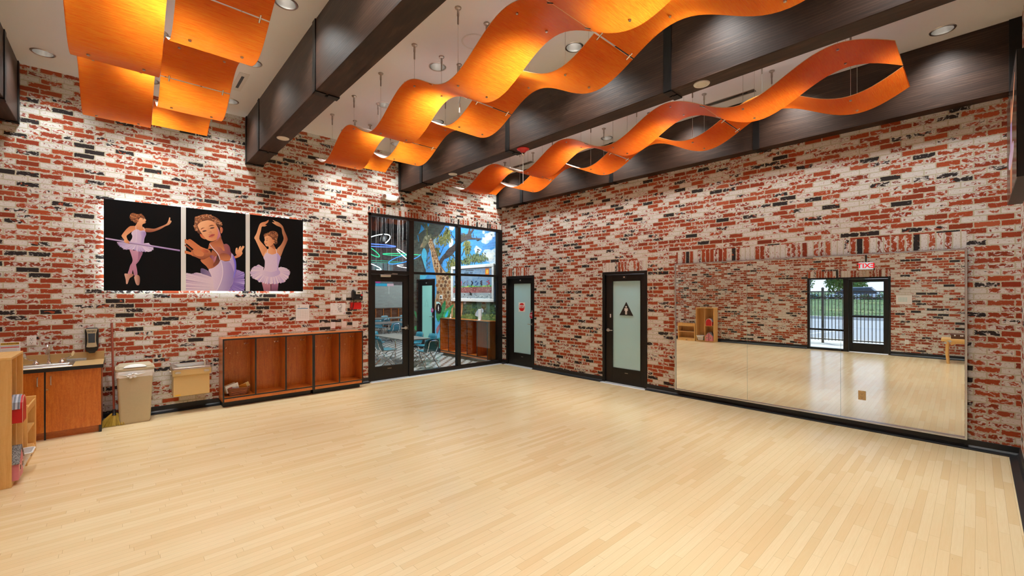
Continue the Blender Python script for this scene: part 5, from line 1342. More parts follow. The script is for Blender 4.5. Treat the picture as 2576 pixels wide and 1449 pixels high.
# clouds on the right half
def blob(A, a, b_, r, s, col, n=9, col2=None, new=True): A.poly([(a+r*s*math.cos(2*PI*k/n)*random.uniform(.75,1.2), b_+r*math.sin(2*PI*k/n)*random.uniform(.75,1.2)) for k in range(n)], col, col2, new=new)
A.fn = mB_
for a, b_, r, s in ((690,250,70,1), (650,310,60,1), (740,560,110,1), (660,520,70,1), (800,500,60,1), (780,640,80,1), (500,440,40,1), (520,480,30,1.4), (610,180,40,.5)):
    blob(A, a, b_, r, s, srgb(196,210,222), 11, srgb(150,186,220))
for k in range(60):
    a, b_, r, s = random.choice(((690,250,60,1), (650,320,60,1), (740,560,100,1), (660,520,60,1), (800,500,50,1), (780,640,70,1), (520,480,40,1)))
    blob(A, random.gauss(a, r*.5), random.gauss(b_, r*.45), random.uniform(10,34), 1, random.choice([srgb(206,216,224), srgb(176,200,222), srgb(222,224,222)]), 9, new=(k % 10 == 0))
for a, b_, r in ((700,260,44), (720,570,60), (690,540,45)): blob(A, a, b_, r, 1, srgb(222,224,222), 11)
for a, b_, r, s in ((100,110,50,.8), (100,340,60,.5), (85,400,50,.5)): blob(A, a, b_, r, s, srgb(214,224,226), 10)
# far greenery at the bottom right
A.fn = mC
A.poly([(440,200),(1480,180),(1480,520),(440,460)], srgb(58,88,52), srgb(96,128,60), (0,1), smooth=False)
for k in range(520): yy = random.uniform(200,490); blob(A, random.uniform(860,1470), yy, random.uniform(6,20), 1, random.choice([srgb(44,74,44), srgb(66,96,54), srgb(52,84,50), srgb(36,58,40), srgb(60,96,84)] if yy < 400 else [srgb(112,140,70), srgb(90,122,62), srgb(130,152,84), srgb(76,106,58)]), 7, new=(k % 26 == 0))
for P in ([(1090,420),(1130,330),(1190,350),(1200,440)], [(1150,330),(1210,300),(1230,360),(1180,370)], [(1420,260),(1460,240),(1465,300),(1440,310)], [(900,200),(940,190),(935,225),(905,230)]): A.poly(P, srgb(150,176,206), srgb(186,198,204))
# trunk mass on the left
A.fn = mA
A.poly([(60,60),(640,130),(655,165),(610,240),(560,320),(505,400),(430,440),(400,470),(345,640),(310,760),(300,900),(290,1160),(60,1450),(60,700)], srgb(84,92,84), srgb(56,58,54), (1,0), smooth=False)
A.poly([(60,1400),(292,1150),(200,1500),(185,2700),(60,2700)], srgb(62,60,54), srgb(48,52,42), (0,1), smooth=False)
for k in range(140): blob(A, random.uniform(70,190), random.uniform(1400,2600), random.uniform(10,26), .5, random.choice([srgb(96,90,82), srgb(60,70,50), srgb(44,44,40), srgb(80,96,60)]), 7, new=(k % 20 == 0))
for k in range(120): blob(A, random.uniform(80,380), random.uniform(120,1100), random.uniform(10,30), .4, random.choice([srgb(96,102,92), srgb(70,74,68), srgb(112,116,100)]), 7, new=(k % 20 == 0))
for P in ([(215,142),(280,230),(165,322),(200,240)], [(325,125),(368,130),(340,190)], [(250,95),(280,100),(285,140)], [(142,335),(160,345),(178,455),(165,455)]): A.poly(P, srgb(34,128,198), srgb(56,166,220), smooth=False)
A.poly([(230,640),(270,572),(318,660),(305,800),(300,900),(284,1000),(262,900),(225,760)], srgb(70,190,228), srgb(96,206,232)); A.poly([(195,1065),(325,1070),(280,1150),(192,1142)], srgb(80,200,232), smooth=False)
A.poly([(430,440),(500,380),(492,470),(462,530)], srgb(120,160,186), srgb(160,190,200))
A.poly([(205,740),(225,740),(300,990),(310,1060),(280,1000),(245,880)], srgb(52,50,48), smooth=False)
# hanging foliage
def foliage(fn, cx, cy, w, h, n, cols, seed):
    random.seed(seed); A.fn = fn
    for k in range(int(n*2.6)):
        a, b_ = cx+random.gauss(0, w*.42), cy+random.gauss(0, h*.42); q = random.uniform(8, 22)
        A.poly([(a-q*.35,b_-q), (a+q*.35,b_-q*.8), (a+q*.42,b_+q*.5), (a,b_+q*1.2), (a-q*.42,b_+q*.4)], random.choice(cols), new=(k % 14 == 0), k=2)
OL = [srgb(88,92,44), srgb(112,112,54), srgb(70,76,40), srgb(136,132,76), srgb(98,104,62)]
foliage(mA, 600, 430, 130, 120, 90, OL, 1); foliage(mA, 690, 300, 70, 90, 50, OL, 2); foliage(mA, 780, 860, 110, 150, 90, OL, 3); foliage(mA, 500, 640, 60, 90, 40, OL, 4); foliage(mA, 700, 1060, 90, 60, 50, OL, 9)
GR = [srgb(70,92,58), srgb(94,112,70), srgb(54,74,52), srgb(116,128,84)]
foliage(mB_, 350, 430, 60, 130, 80, OL, 5); foliage(mB_, 500, 600, 170, 75, 130, GR, 6); foliage(mB_, 330, 650, 70, 60, 50, GR, 7); foliage(mB_, 40, 240, 50, 100, 40, OL, 8); foliage(mB_, 330, 250, 70, 40, 40, [srgb(60,56,50), srgb(80,76,56)], 12); foliage(mB_, 815, 880, 25, 160, 40, GR, 15)
A.fn = mA
A.poly([(520,862),(600,722),(690,640),(762,592),(830,530),(870,470),(870,575),(785,662),(700,720),(662,745),(600,830),(575,880)], srgb(76,66,62), srgb(50,46,46), (0,1))
A.poly([(780,690),(800,690),(840,760),(820,760)], srgb(56,50,48), smooth=False)
for P in ([(560,690),(566,690),(640,520),(634,520)], [(760,400),(768,398),(840,430),(836,438)], [(600,800),(606,800),(600,900),(594,900)], [(770,320),(776,320),(800,380),(794,380)]): A.poly(P, srgb(58,52,50), smooth=False)
A.fn = mB_
A.poly([(0,520),(60,440),(120,400),(190,330),(250,300),(330,240),(360,200),(385,115),(400,112),(400,180),(440,118),(470,120),(425,190),(400,240),(440,270),(500,275),(560,280),(580,285),(510,325),(490,300),(400,300),(340,310),(270,340),(190,430),(120,530),(70,570),(0,600)], srgb(62,56,54), srgb(44,42,44), (0,1))
for P in ([(440,190),(448,190),(452,260),(444,260)], [(490,250),(496,240),(505,270),(498,275)], [(90,210),(98,205),(165,300),(155,305)], [(255,560),(262,560),(295,490),(288,488)], [(440,640),(446,640),(430,690),(424,690)]): A.poly(P, srgb(50,46,46), smooth=False)
# giraffe: pale coat, then brown patches
A.fn = mA
CO, CO2 = srgb(206,178,142), srgb(168,134,100)
BR = [srgb(150,98,56), srgb(124,78,46), srgb(172,116,66), srgb(98,66,44), srgb(140,90,56)]
A.poly([(345,400),(372,372),(402,392),(425,440),(452,520),(500,680),(560,850),(612,945),(662,1010),(720,1100),(785,1180),(800,1300),(800,1700),(470,1700),(495,1400),(500,1250),(480,1050),(445,940),(428,860),(402,700),(385,600),(352,500)], CO, CO2, (0,1))
A.poly([(198,572),(205,530),(228,492),(250,440),(272,372),(300,345),(316,330),(322,288),(334,292),(342,335),(366,345),(378,322),(410,318),(404,360),(392,392),(372,420),(352,470),(320,500),(282,560),(262,575),(232,560)], srgb(150,140,108), srgb(106,108,84), (1,0))
A.poly([(205,560),(212,520),(232,490),(246,500),(236,540),(222,566)], srgb(176,146,112)); A.poly([(280,376),(310,360),(330,400),(316,420)], srgb(176,170,140)); A.poly([(288,424),(304,420),(306,432),(292,436)], srgb(40,34,30)); A.poly([(345,345),(358,340),(364,358),(350,372)], srgb(190,182,160))
A.poly([(316,330),(322,200),(300,110),(306,108),(332,200),(334,330)], srgb(120,120,60), smooth=False)
def inpoly(p, P):
    c = False; n = len(P)
    for i in range(n):
        a, b_ = P[i], P[i-1]
        if (a[1] > p[1]) != (b_[1] > p[1]) and p[0] < (b_[0]-a[0])*(p[1]-a[1])/(b_[1]-a[1])+a[0]: c = not c
    return c
neck = [(372,420),(400,420),(425,470),(452,540),(500,690),(560,860),(612,960),(655,1020),(715,1110),(775,1190),(790,1300),(790,1680),(480,1680),(500,1400),(508,1250),(488,1050),(452,940),(436,860),(412,700),(395,600),(370,500)]
random.seed(31); rows = 432; rn = 0
while rows < 1670:
    sz = 30 if rows < 700 else (44 if rows < 950 else 62); a = 350+(sz*.55 if rn % 2 else 0)+random.uniform(-8, 8)
    while a < 805:
        pt = (a+random.uniform(-.16,.16)*sz, rows+random.uniform(-.14,.14)*sz)
        if inpoly(pt, neck):
            m = random.choice((5,5,6)); a0 = random.uniform(0, 6)
            A.poly([(pt[0]+sz*.47*math.cos(a0+2*PI*k/m)*random.uniform(.8,1.12), pt[1]+sz*.60*math.sin(a0+2*PI*k/m)*random.uniform(.8,1.12)) for k in range(m)], random.choice(BR), smooth=False, new=False)
        a += sz*1.02
    rows += sz*1.05; rn += 1
A.poly([(400,392),(425,440),(455,520),(505,690),(570,870),(662,1015),(640,1000),(555,870),(490,690),(440,520)], srgb(128,88,56), srgb(104,70,50), (0,1), new=True)
# leaves at the giraffe's feet
A.fn = mC
for P, c0 in (([(450,420),(520,300),(590,170),(605,240),(590,330),(530,440),(480,520)], srgb(24,120,70)), ([(560,440),(600,330),(680,270),(740,230),(700,320),(640,440)], srgb(40,140,80)), ([(450,240),(520,260),(560,400),(470,500)], srgb(30,110,60)), ([(590,440),(610,380),(650,330),(640,400),(620,445)], srgb(40,170,200)), ([(80,340),(150,400),(160,500),(120,470)], srgb(30,130,80)), ([(90,600),(160,590),(150,680),(95,650)], srgb(30,140,80)), ([(450,810),(530,800),(530,940),(450,930)], srgb(40,150,130)), ([(450,640),(520,540),(500,640),(460,720)], srgb(150,90,100)), ([(500,200),(450,190),(455,230),(520,240)], srgb(170,206,200))):
    A.poly(P, c0, tuple(min(1, q*1.7) for q in c0), (0,1))
A.poly([(860,200),(892,190),(885,330),(860,440),(820,440),(735,220)], srgb(170,110,66), srgb(206,160,116), (0,1)); A.poly([(700,300),(722,290),(722,440),(700,440)], srgb(200,160,110), smooth=False)
A.build('mural_paint', M['mural'], t)

# frosted door in the mural wall, its signs
d = sroot('door_5', (0, 3.66, 0), 'black framed frosted door in the mural wall, seen through the storefront')
b = MB(); b.box(-.02, .05, 3.14, 3.20, 0, 2.225); b.box(-.02, .05, 4.16, 4.22, 0, 2.225); b.box(-.02, .05, 3.20, 4.16, 2.17, 2.225); b.build('door_frame', M['bronze'], d)
b = MB(); b.box(-.012, .03, 3.20, 3.29, 0, 2.17); b.box(-.012, .03, 3.88, 4.16, 0, 2.17); b.box(-.012, .03, 3.29, 3.88, 0, .32); b.box(-.012, .03, 3.29, 3.88, 2.02, 2.17); b.build('door_leaf', M['bronze'], d)
MB().box(-.009, -.007, 3.29, 3.88, .32, 2.02).build('frosted_glass', plain('teal_frosted_glass', srgb(150,214,204), .3), d)
lever(d, (-.012, 3.235, 1.05), (-1,0,0), (0,1,0))
MB().cyl((-.012,3.62,2.10), (-.03,3.62,2.10), .022, 12).build('door_viewer', M['alu'], d)
f0 = lambda p, q, h: (-.02-h, p, q)
t = thing('round_sign', 'round black restroom sign with white figure on the giraffe mural', 'sign', (-.01, 2.92, 1.33))
MB().prism([(2.915+.155*math.cos(2*PI*k/40), 1.31+.155*math.sin(2*PI*k/40)) for k in range(40)], f0, -.015, .0).build('round_plate', M['black'], t)
b = MB(); b.prism([(2.915+.018*math.cos(2*PI*k/16), 1.385+.018*math.sin(2*PI*k/16)) for k in range(16)], f0, 0, .002); b.prism([(2.895,1.36), (2.935,1.36), (2.945,1.30), (2.930,1.30), (2.928,1.235), (2.902,1.235), (2.900,1.30), (2.885,1.30)], f0, 0, .002); b.build('figure', M['paper'], t)
t = thing('stop_tag', 'small pink stop tag on the frosted mural door', 'sign', (-.02, 3.28, 1.25)); MB().prism(octagon(3.27, 1.25, .075), f0, 0, .003).build('tag_face', plain('magenta_tag', (.42,.04,.20), .5), t)
text_part('lettering', 'STOP', .055, (-.0235, 3.27, 1.25), ROT_B, M['paper'], t)
t = thing('thermostat', 'white square thermostat with dark screen on the giraffe mural', 'thermostat', (0, 2.77, 1.66)); MB().box(-.03, -.004, 2.70, 2.84, 1.60, 1.72).build('thermostat_case', M['white'], t, bevel=.004); MB().box(-.032, -.03, 2.735, 2.805, 1.63, 1.69).build('screen', M['black'], t)
t = thing('conduit', 'thin white conduit with junction box at the left end of the mural', 'conduit', (0, 4.5, 1)); MB().box(-.03, -.002, 4.52, 4.555, .55, 3.1).build('conduit_pipe', M['white'], t); MB().box(-.05, -.002, 4.45, 4.56, 1.18, 1.36).build('junction_box', M['white'], t); MB().box(-.05, -.002, 4.42, 4.53, 1.62, 1.76).build('junction_box', M['white'], t)

# framed picture (plain blocky landscape stand-in)
t = thing('framed_picture', 'wide white framed blocky landscape picture hung on the mural, behind the storefront', 'picture', (0, 1.23, 2.04))
fy0, fy1, fz0, fz1 = .262, 2.205, 1.543, 2.545; W = .085
b = MB(); b.box(-.06, -.006, fy0, fy1, fz0, fz0+W); b.box(-.06, -.006, fy0, fy1, fz1-W, fz1); b.box(-.06, -.006, fy0, fy0+W, fz0+W, fz1-W); b.box(-.06, -.006, fy1-W, fy1, fz0+W, fz1-W); b.build('picture_frame', M['white'], t, bevel=.012)
MB().box(-.03, -.006, fy0+W, fy1-W, fz0+W, fz1-W).build('picture_sheet', M['paper'], t)
random.seed(14); A = Art(lambda a, b_, d: (-.0305-d, fy1-W-a, fz0+W+b_), .0001); PW, PH = fy1-fy0-2*W, fz1-fz0-2*W
def rc(a0, a1, b0, b1, c, new=False): A.poly([(a0,b0),(a1,b0),(a1,b1),(a0,b1)], c, smooth=False, new=new)
rc(0, PW, 0, PH, srgb(120,150,178), True); rc(0, PW, 0, PH*.19, srgb(158,166,172), True); rc(0, PW, PH*.19, PH*.40, srgb(150,82,80), True)
for k in range(46): a = PW*k/46; rc(a, a+PW/46, PH*.38, PH*(.40+random.uniform(0,.05)), random.choice([srgb(96,170,84), srgb(170,196,70), srgb(70,150,96)]), k == 0)
for k in range(120): a, b_ = random.uniform(0,PW-.03), random.uniform(PH*.2,PH*.37); rc(a, a+.02, b_, b_+.016, random.choice([srgb(80,50,50), srgb(196,140,130), srgb(60,36,36), srgb(214,200,190)]), k == 0)
for k in range(70): a, b_ = random.uniform(0,PW-.04), random.uniform(0,PH*.16); rc(a, a+.03, b_, b_+.018, random.choice([srgb(40,44,46), srgb(226,228,226), srgb(90,120,126)]), k == 0)
for k in range(80): a, b_ = random.uniform(0,PW-.05), random.uniform(PH*.46,PH*.95); q = random.uniform(.02,.05); A.poly([(a,b_),(a+q*.4,b_),(a+q,b_+q),(a+q*.6,b_+q)], random.choice([srgb(20,70,150), srgb(40,100,180)]), smooth=False, new=(k == 0))
for a, c0 in ((.06, srgb(30,30,36)), (.20, srgb(40,60,130)), (.30, srgb(190,80,90)), (.46, srgb(96,100,112)), (.60, srgb(110,116,140)), (.78, srgb(36,38,42)), (1.02, srgb(60,90,130)), (1.24, srgb(60,30,36)), (1.5, srgb(180,60,80))):
    for j in range(6): q = .03*random.randint(0,3); rc(min(a*1.02+q, PW-.06), min(a*1.02+q+.06, PW-.01), PH*.42+.022*j, PH*.42+.022*j+.026, tuple(min(1, x*random.uniform(.7,1.4)) for x in c0), j == 0)
rc(PW*.835, PW*.925, PH*.76, PH*.96, srgb(226,110,30), True); rc(PW*.855, PW*.905, PH*.80, PH*.92, srgb(236,190,50), True)
for j, (a0, a1) in enumerate(((.34,.57), (.31,.44), (.46,.54), (.31,.40), (.44,.58))):
    zz = PH*(.93-.075*[0,1,1,2,2][j])
    for k in range(int((a1-a0)*60)): rc(PW*a0+PW*.0166*k, PW*a0+PW*.0166*k+PW*.011, zz-.016, zz+.014, srgb(56,60,70), k == 0 and j == 0)
for k in range(9): a = PW*.46+.02*math.cos(k*2.1)*2; b_ = PH*.13+.03*math.sin(k*1.7); rc(a, a+.045, b_, b_+.035, srgb(14,14,16), k == 0)
A.build('print', M['art'], t)

# classroom lockers along the mural wall: same unit, turned to face -x
lk = lockers(-2.16, 0, [-1.73, -1.30, -.86, -.43], 'five-bay cherry coat lockers under the mural, seen through the storefront', flip=1)
lk.location = (-.028-.18, 1.185, .09); lk.rotation_euler = (0, 0, -PI/2)
t = thing('tablet_stand', 'white upright panel standing on the classroom lockers', 'stand', (-.22, .62, 1.066)); b = MB(); b.box(-.23, -.21, .57, .69, 1.068, 1.36); b.build('stand_panel', M['white'], t, bevel=.003); MB().box(-.27, -.17, .57, .69, 1.066, 1.076).build('stand_foot', M['white'], t)
t = thing('small_figurine', 'small pale figurine on the classroom lockers', 'figurine', (-.2, 2.0, 1.066)); b = MB(); b.lathe((-.2,2.0,1.066), [(.03,0), (.03,.01), (.012,.03), (.02,.06), (.008,.09), (.016,.11), (.0005,.125)], 12); b.build('figurine_body', M['offwhite'], t, smooth=True)

# tables and chairs
def table(x0, x1, y0, y1, z, label):
    t = thing('classroom_table', label, 'table', ((x0+x1)/2, (y0+y1)/2, 0), 'classroom tables')
    MB().box(x0, x1, y0, y1, z-.03, z).build('table_top', M['table'], t, bevel=.008)
    for x in (x0+.08, x1-.08):
        for y in (y0+.10, y1-.10): MB().cyl((x,y,.0), (x,y,z-.03), .018, 10).build('leg', M['chrome'], t, smooth=True)
    return t
table(-2.18, -1.50, .98, 2.75, .665, 'long grey classroom table nearest the storefront glass')
table(-.9, 1.9, 6.6, 7.6, .665, 'grey classroom table behind the nearest one')
table(.4, 3.6, 9.6, 10.5, .665, 'grey classroom table farthest back')
def make_chair():
    t = thing('classroom_chair', '', 'chair', (0,0,0), 'blue shell classroom chairs')
    # shell: seat and curved back, facing +y
    prof = [(.20,.405), (.17,.418), (.05,.410), (-.08,.402), (-.15,.412), (-.185,.45), (-.205,.52), (-.225,.62), (-.24,.715)]
    def width(i): return .20 if i < 5 else .205-.005*(i-5)
    n = len(prof); b = MB(); K = 6; vs = []
    for i, (y, z) in enumerate(prof):
        for k in range(K+1):
            a = -1+2*k/K; w = width(i)*(1-.10*(i == n-1)*a*a)
            if i < 5: vs.append((a*w, y, z+.014*a*a))
            else: vs.append((a*w, y+.030*a*a, z-(.02*a*a if i == n-1 else 0)))
    fs = [(i*(K+1)+k, i*(K+1)+k+1, (i+1)*(K+1)+k+1, (i+1)*(K+1)+k) for i in range(n-1) for k in range(K)]
    b.add(vs, fs); o = b.build('seat_shell', M['teal'], t, smooth=True, fix=False); s = o.modifiers.new('thick', 'SOLIDIFY'); s.thickness = .012; s.offset = 0
    b = MB(); b.tube([(-.12,-.10,.39), (-.12,-.175,.41), (-.12,-.225,.50), (-.115,-.248,.62), (-.09,-.258,.665), (0,-.262,.675), (.09,-.258,.665), (.115,-.248,.62), (.12,-.225,.50), (.12,-.175,.41), (.12,-.10,.39)], .011, 8); b.build('back_tube', M['chrome'], t, smooth=True)
    for x in (-.17, .17):
        MB().tube([(x*.85,.16,.39), (x,.02,.22), (x,-.24,.0)], .011, 8).build('leg', M['chrome'], t, smooth=True)
        MB().tube([(x*.85,-.16,.39), (x*1.02,.0,.22), (x*1.02,.24,.0)], .011, 8).build('leg', M['chrome'], t, smooth=True)
        MB().tube([(x*.85,.16,.39), (x*.85,-.16,.39)], .010, 8).build('seat_rail', M['chrome'], t, smooth=True)
    return t
chairs = [((-1.79,.62), 0, 'blue classroom chair at the near end of the table, back to the glass'), ((-2.42,1.50), -PI/2, 'blue classroom chair on the left of the nearest table, closest to the glass'), ((-2.46,2.06), -PI/2, 'blue classroom chair on the left of the nearest table, second from the glass'),
          ((-2.30,2.72), -PI/2-.3, 'blue classroom chair on the left of the nearest table, third from the glass'), ((-1.28,1.55), PI/2, 'blue classroom chair on the right of the nearest table, closest to the glass'), ((-1.26,2.25), PI/2, 'blue classroom chair on the right of the nearest table, second from the glass'), ((-1.95,3.12), PI, 'bright blue classroom chair at the far end of the nearest table'),
          ((.25,6.35), 0, 'blue classroom chair in front of the second table, left one'), ((1.3,6.35), 0, 'blue classroom chair in front of the second table, right one'), ((.45,7.95), PI, 'blue classroom chair behind the second table, left one'), ((1.65,7.95), PI, 'blue classroom chair behind the second table, right one'), ((1.3,9.3), 0, 'blue classroom chair in front of the farthest table'), ((2.2,10.9), PI, 'blue classroom chair behind the farthest table, left one'), ((3.2,10.9), PI, 'blue classroom chair behind the farthest table, right one')]
pc = make_chair()
for i, ((x, y), rz, lab) in enumerate(chairs):
    c = pc if i == 0 else copy_tree(pc)
    c.location = (x, y, 0); c.rotation_euler = (0, 0, rz); c['label'] = lab

# far wall: grey screen, posters, dark cubbies
t = thing('projection_screen', 'large pale grey board on the far classroom wall, seen through the glass door', 'board', (3.2, CY1, 1.6)); MB().box(1.6, 4.6, CY1-.03, CY1-.003, 1.02, 2.22).build('board_sheet', plain('pale_grey_board', srgb(150,156,152), .6), t); MB().box(3.35, 3.365, CY1-.034, CY1-.03, 1.75, 2.22).build('board_seam', M['white'], t)
t = thing('far_cubbies', 'dark wooden cubby units under the grey board on the far classroom wall', 'cubbies', (3.2, CY1, 0)); b = MB(); b.box(1.6, 4.6, CY1-.36, CY1-.34, .08, 1.0); b.box(1.6, 4.6, CY1-.4, CY1-.003, .98, 1.01); b.build('cubby_back', wood('dark_cubby_wood', (srgb(50,26,12), srgb(84,46,22), srgb(110,64,32)), 'z', .6), t)
for k in range(8): MB().box(1.6+.42*k, 1.63+.42*k, CY1-.4, CY1-.34, .08, .98).build('divider', M['cherry'], t)
t = thing('photo_banner', 'long colourful photo banner high on the far classroom wall', 'banner', (3, CY1, 2.9)); MB().box(1.4, 3.6, CY1-.012, CY1-.003, 2.32, 3.40).build('banner_sheet', plain('banner_grey', srgb(96,104,108), .6), t)
random.seed(17); A = Art(lambda a, b_, d: (a, CY1-.013-d, b_), .0003)
for k in range(26): a = 1.42+.08*k; A.poly([(a,2.75),(a+.05,2.75),(a+.05,3.38),(a,3.38)], random.choice([srgb(60,110,120), srgb(120,160,160), srgb(40,46,56), srgb(150,150,150)]), smooth=False, new=(k == 0))
for a in (2.15, 2.75): A.poly([(a-.13,2.34),(a+.13,2.34),(a+.11,2.62),(a-.11,2.62)], srgb(190,60,140)); A.poly([(a-.08,2.62),(a+.08,2.62),(a+.09,2.82),(a,2.90),(a-.09,2.82)], srgb(170,110,86)); A.poly([(a-.1,2.78),(a+.1,2.78),(a+.07,2.92),(a-.07,2.92)], srgb(60,36,26))
A.build('print', M['art'], t)
t = thing('colour_poster', 'bright blue and pink poster strip above the grey board', 'poster', (3, CY1, 2.27)); MB().box(2.6, 3.25, CY1-.04, CY1-.03, 2.16, 2.30).build('poster_sheet', plain('cyan_print', srgb(30,170,210), .5), t); MB().box(3.25, 3.62, CY1-.04, CY1-.03, 2.16, 2.30).build('poster_sheet', plain('pale_pink_print', srgb(206,170,180), .5), t)

# neon ring pendants
def ring(c, r, tx, ty, col, label, k=1.0, arc=None):
    t = thing('ring_pendant', label, 'pendant light', c, 'neon ring pendants')
    Mx = Matrix.Translation(Vector(c)) @ Matrix.Rotation(tx, 4, 'X') @ Matrix.Rotation(ty, 4, 'Y')
    n = 40; a0, a1 = arc or (0, 2*PI); full = arc is None
    P = [Mx @ Vector((r*math.cos(a0+(a1-a0)*i/n), r*math.sin(a0+(a1-a0)*i/n), 0)) for i in range(n if full else n+1)]
    MB().tube(P, .013, 8, closed=full).build('light_tube', col, t, smooth=True)
    for i in (0, 13, 26): MB().cyl(P[i], (P[i].x, P[i].y, 4.7), .003, 6).build('hanging_wire', M['steel'], t)
    return t
EB, EG, EC, EW = emit('blue_neon', (.10,.20,1.0), 1.5), emit('green_neon', (.05,.72,.34), .9), emit('cyan_neon', (.04,.28,1.0), 1.2), emit('white_neon', (.95,.97,1.0), 2.2)
def at_y(u, v, y): return on_y(u, v, y)
ring(at_y(938,617,3.4), .62, .06, .0, EB, 'blue neon ring pendant, topmost behind the upper left pane')
ring(at_y(934,612,3.35), .55, .25, -.55, EW, 'white neon arc crossing the blue ring pendant', arc=(-1.2, 1.4))
ring(at_y(926,628,3.2), .35, .1, .55, EG, 'green neon ring pendant partly hidden by the window jamb')
ring(at_y(1012,641,4.4), .60, .04, 0, EG, 'green neon ring pendant in the middle of the upper left pane')
ring(at_y(1018,650,4.3), .52, .12, -.40, EC, 'tilted blue neon ring pendant below the green one')
ring(at_y(1024,647,4.2), .40, .3, .6, EW, 'white neon arc beside the mullion', arc=(1.0, 4.2))
ring(at_y(1028,671,6.5), .42, .2, 0, EW, 'small white neon ring pendant far back beside the mullion', arc=(1.6, 4.7))
ring(at_y(927,667,5.5), .42, .35, .2, EW, 'small white neon ring far back at the window jamb', arc=(-1.3, 1.5))
ring(at_y(948,658,7.0), .95, .04, 0, emit('dim_green_neon', (.08,.50,.34), .5), 'dim green neon ring pendant far back in the classroom')
c = at_y(964.5, 601, 3.3); t = thing('cone_pendant', 'black cone pendant lamp among the neon rings', 'pendant light', c)
MB().lathe(c, [(.004,.16), (.03,.13), (.075,.06), (.10,-.02), (.105,-.09), (.09,-.09), (.06,0), (.0005,.04)], 20).build('lamp_shade', M['black'], t, smooth=True); MB().cyl((c[0],c[1],c[2]+.15), (c[0],c[1],4.7), .004, 6).build('cord', M['black'], t)

for x, y, e in ((-1.9, 1.5, 90), (-.8, 1.5, 60), (-3.2, 1.4, 40), (-3.6, 5.5, 60), (3.4, 7.0, 90), (4.6, 10.5, 110)):  # invented ceiling panels, added to light the mural and classroom
    t = thing('added_classroom_light', 'square white light panel added under the classroom ceiling', 'ceiling light', (x, y, 4.66), 'added classroom lights'); MB().box(x-.42, x+.42, y-.42, y+.42, 4.64, 4.698).build('light_housing', M['white'], t)
    L = bpy.data.lights.new('added_classroom_lamp', 'AREA'); L.energy = e; L.size = .8; L.color = (.93,.97,1.0); lo = bpy.data.objects.new('added_classroom_lamp', L); COL.objects.link(lo); lo.location = (x, y, 4.63)
# ---------------------------------------------------------------- outside the exit door (seen in the mirror)
structure(MB().box(-12.2, XC-.15, -16, 6, -.20, -.03).build('sidewalk', M['concrete']), 'pale concrete walk outside the exit door')
structure(MB().box(-24.2, -12.2, -40, 40, -.25, -.06).build('parking_pavement', M['asphalt']), 'pale parking lot pavement beyond the fence')
structure(MB().box(-24.5, -24.2, -40, 40, -.25, .10).build('curb', M['concrete']), 'concrete curb at the edge of the parking lot')
b = MB()
for k in range(7): b.bar((-12.8,-9.5+2.7*k+.6,-.055), (-17.5,-9.5+2.7*k-.6,-.055), .11, .006)
structure(b.build('road_markings', M['white']), 'white parking lines')
# fence
t = thing('metal_fence', 'dark metal picket fence between the walk and the parking lot', 'fence', (-10.5, -5.5, 0)); FX = -10.5
for z in (.10, 1.50, 1.70): MB().box(FX-.018, FX+.018, -12, 0, z-.018, z+.018).build('rail', M['fence'], t)
for y in (-10.0, -7.4, -4.80, -2.2): b = MB(); b.box(FX-.032, FX+.032, y-.032, y+.032, -.03, 1.80); b.lathe((FX,y,1.80), [(.045,0), (.045,.015), (.02,.045), (.0005,.05)], 12); b.build('post', M['fence'], t)
for k in range(100): 
    y = -10.6+.094*k
    MB().box(FX-.009, FX+.009, y-.009, y+.009, .06, 1.70).build('picket', M['fence'], t)
# grass bank
def hz(x): s = max(0, min(1, (-24.5-x)/6.5)); return .06+.86*(s*s*(3-2*s))
random.seed(23)
b = MB(); N, K = 26, 60; vs = []
for i in range(N+1):
    for k in range(K+1):
        x = -24.5-i*.34; y = -40+80*k/K; vs.append((x+random.uniform(-.2,.2)*(i > 0), y, hz(x)+random.uniform(-.05,.05)*(i > 0)))
b.add(vs, [(i*(K+1)+k, (i+1)*(K+1)+k, (i+1)*(K+1)+k+1, i*(K+1)+k+1) for i in range(N) for k in range(K)])
structure(b.build('grass_bank', M['grass'], smooth=True), 'green grass bank behind the parking lot')
b = MB()
for k in range(22000):
    x = -24.6-random.random()**1.2*7.5; y = random.uniform(-14, 16); z = hz(x); h = random.uniform(.03,.10); a = random.uniform(0, PI); w = .009
    b.add([(x-w*math.cos(a),y-w*math.sin(a),z-.03), (x+w*math.cos(a),y+w*math.sin(a),z-.03), (x+random.uniform(-.1,.1),y+random.uniform(-.1,.1),z+h)], [(0,1,2)])
tag(b.build('tall_grass', M['grass'], fix=False), 'tall green grass growing on the bank', 'grass', kind='stuff')
def leafball(b, c, r, n, s, sz=1.0):
    for k in range(n):
        d = Vector((random.gauss(0,1), random.gauss(0,1), random.gauss(0,1))).normalized()*random.uniform(.55,1.02)
        p = Vector((c[0]+d.x*r, c[1]+d.y*r, c[2]+d.z*r*sz)); u = Vector((random.gauss(0,1), random.gauss(0,1), random.gauss(0,1))).normalized(); w = u.cross(d).normalized()
        b.add([p-u*s, p+w*s*.6, p+u*s, p-w*s*.6], [(0,1,2,3)])
def tree(x, y, h, r, label, n=900):
    z = .34; t = thing('tree', label, 'tree', (x, y, z), 'trees behind the parking lot')
    b = MB(); b.tube([(x,y,z-.1), (x+.05,y,z+h*.35), (x,y+.1,z+h*.7)], [.14,.10,.05], 8); b.build('trunk', M['bark'], t, smooth=True)
    b = MB()
    for k in range(7): a = random.uniform(0, 2*PI); q = r*random.uniform(.2,.65); leafball(b, (x+q*math.cos(a), y+q*math.sin(a), z+h*random.uniform(.42,.80)), r*.6, n//2, .13)
    b.build('foliage', M['leaf'], t, fix=False)
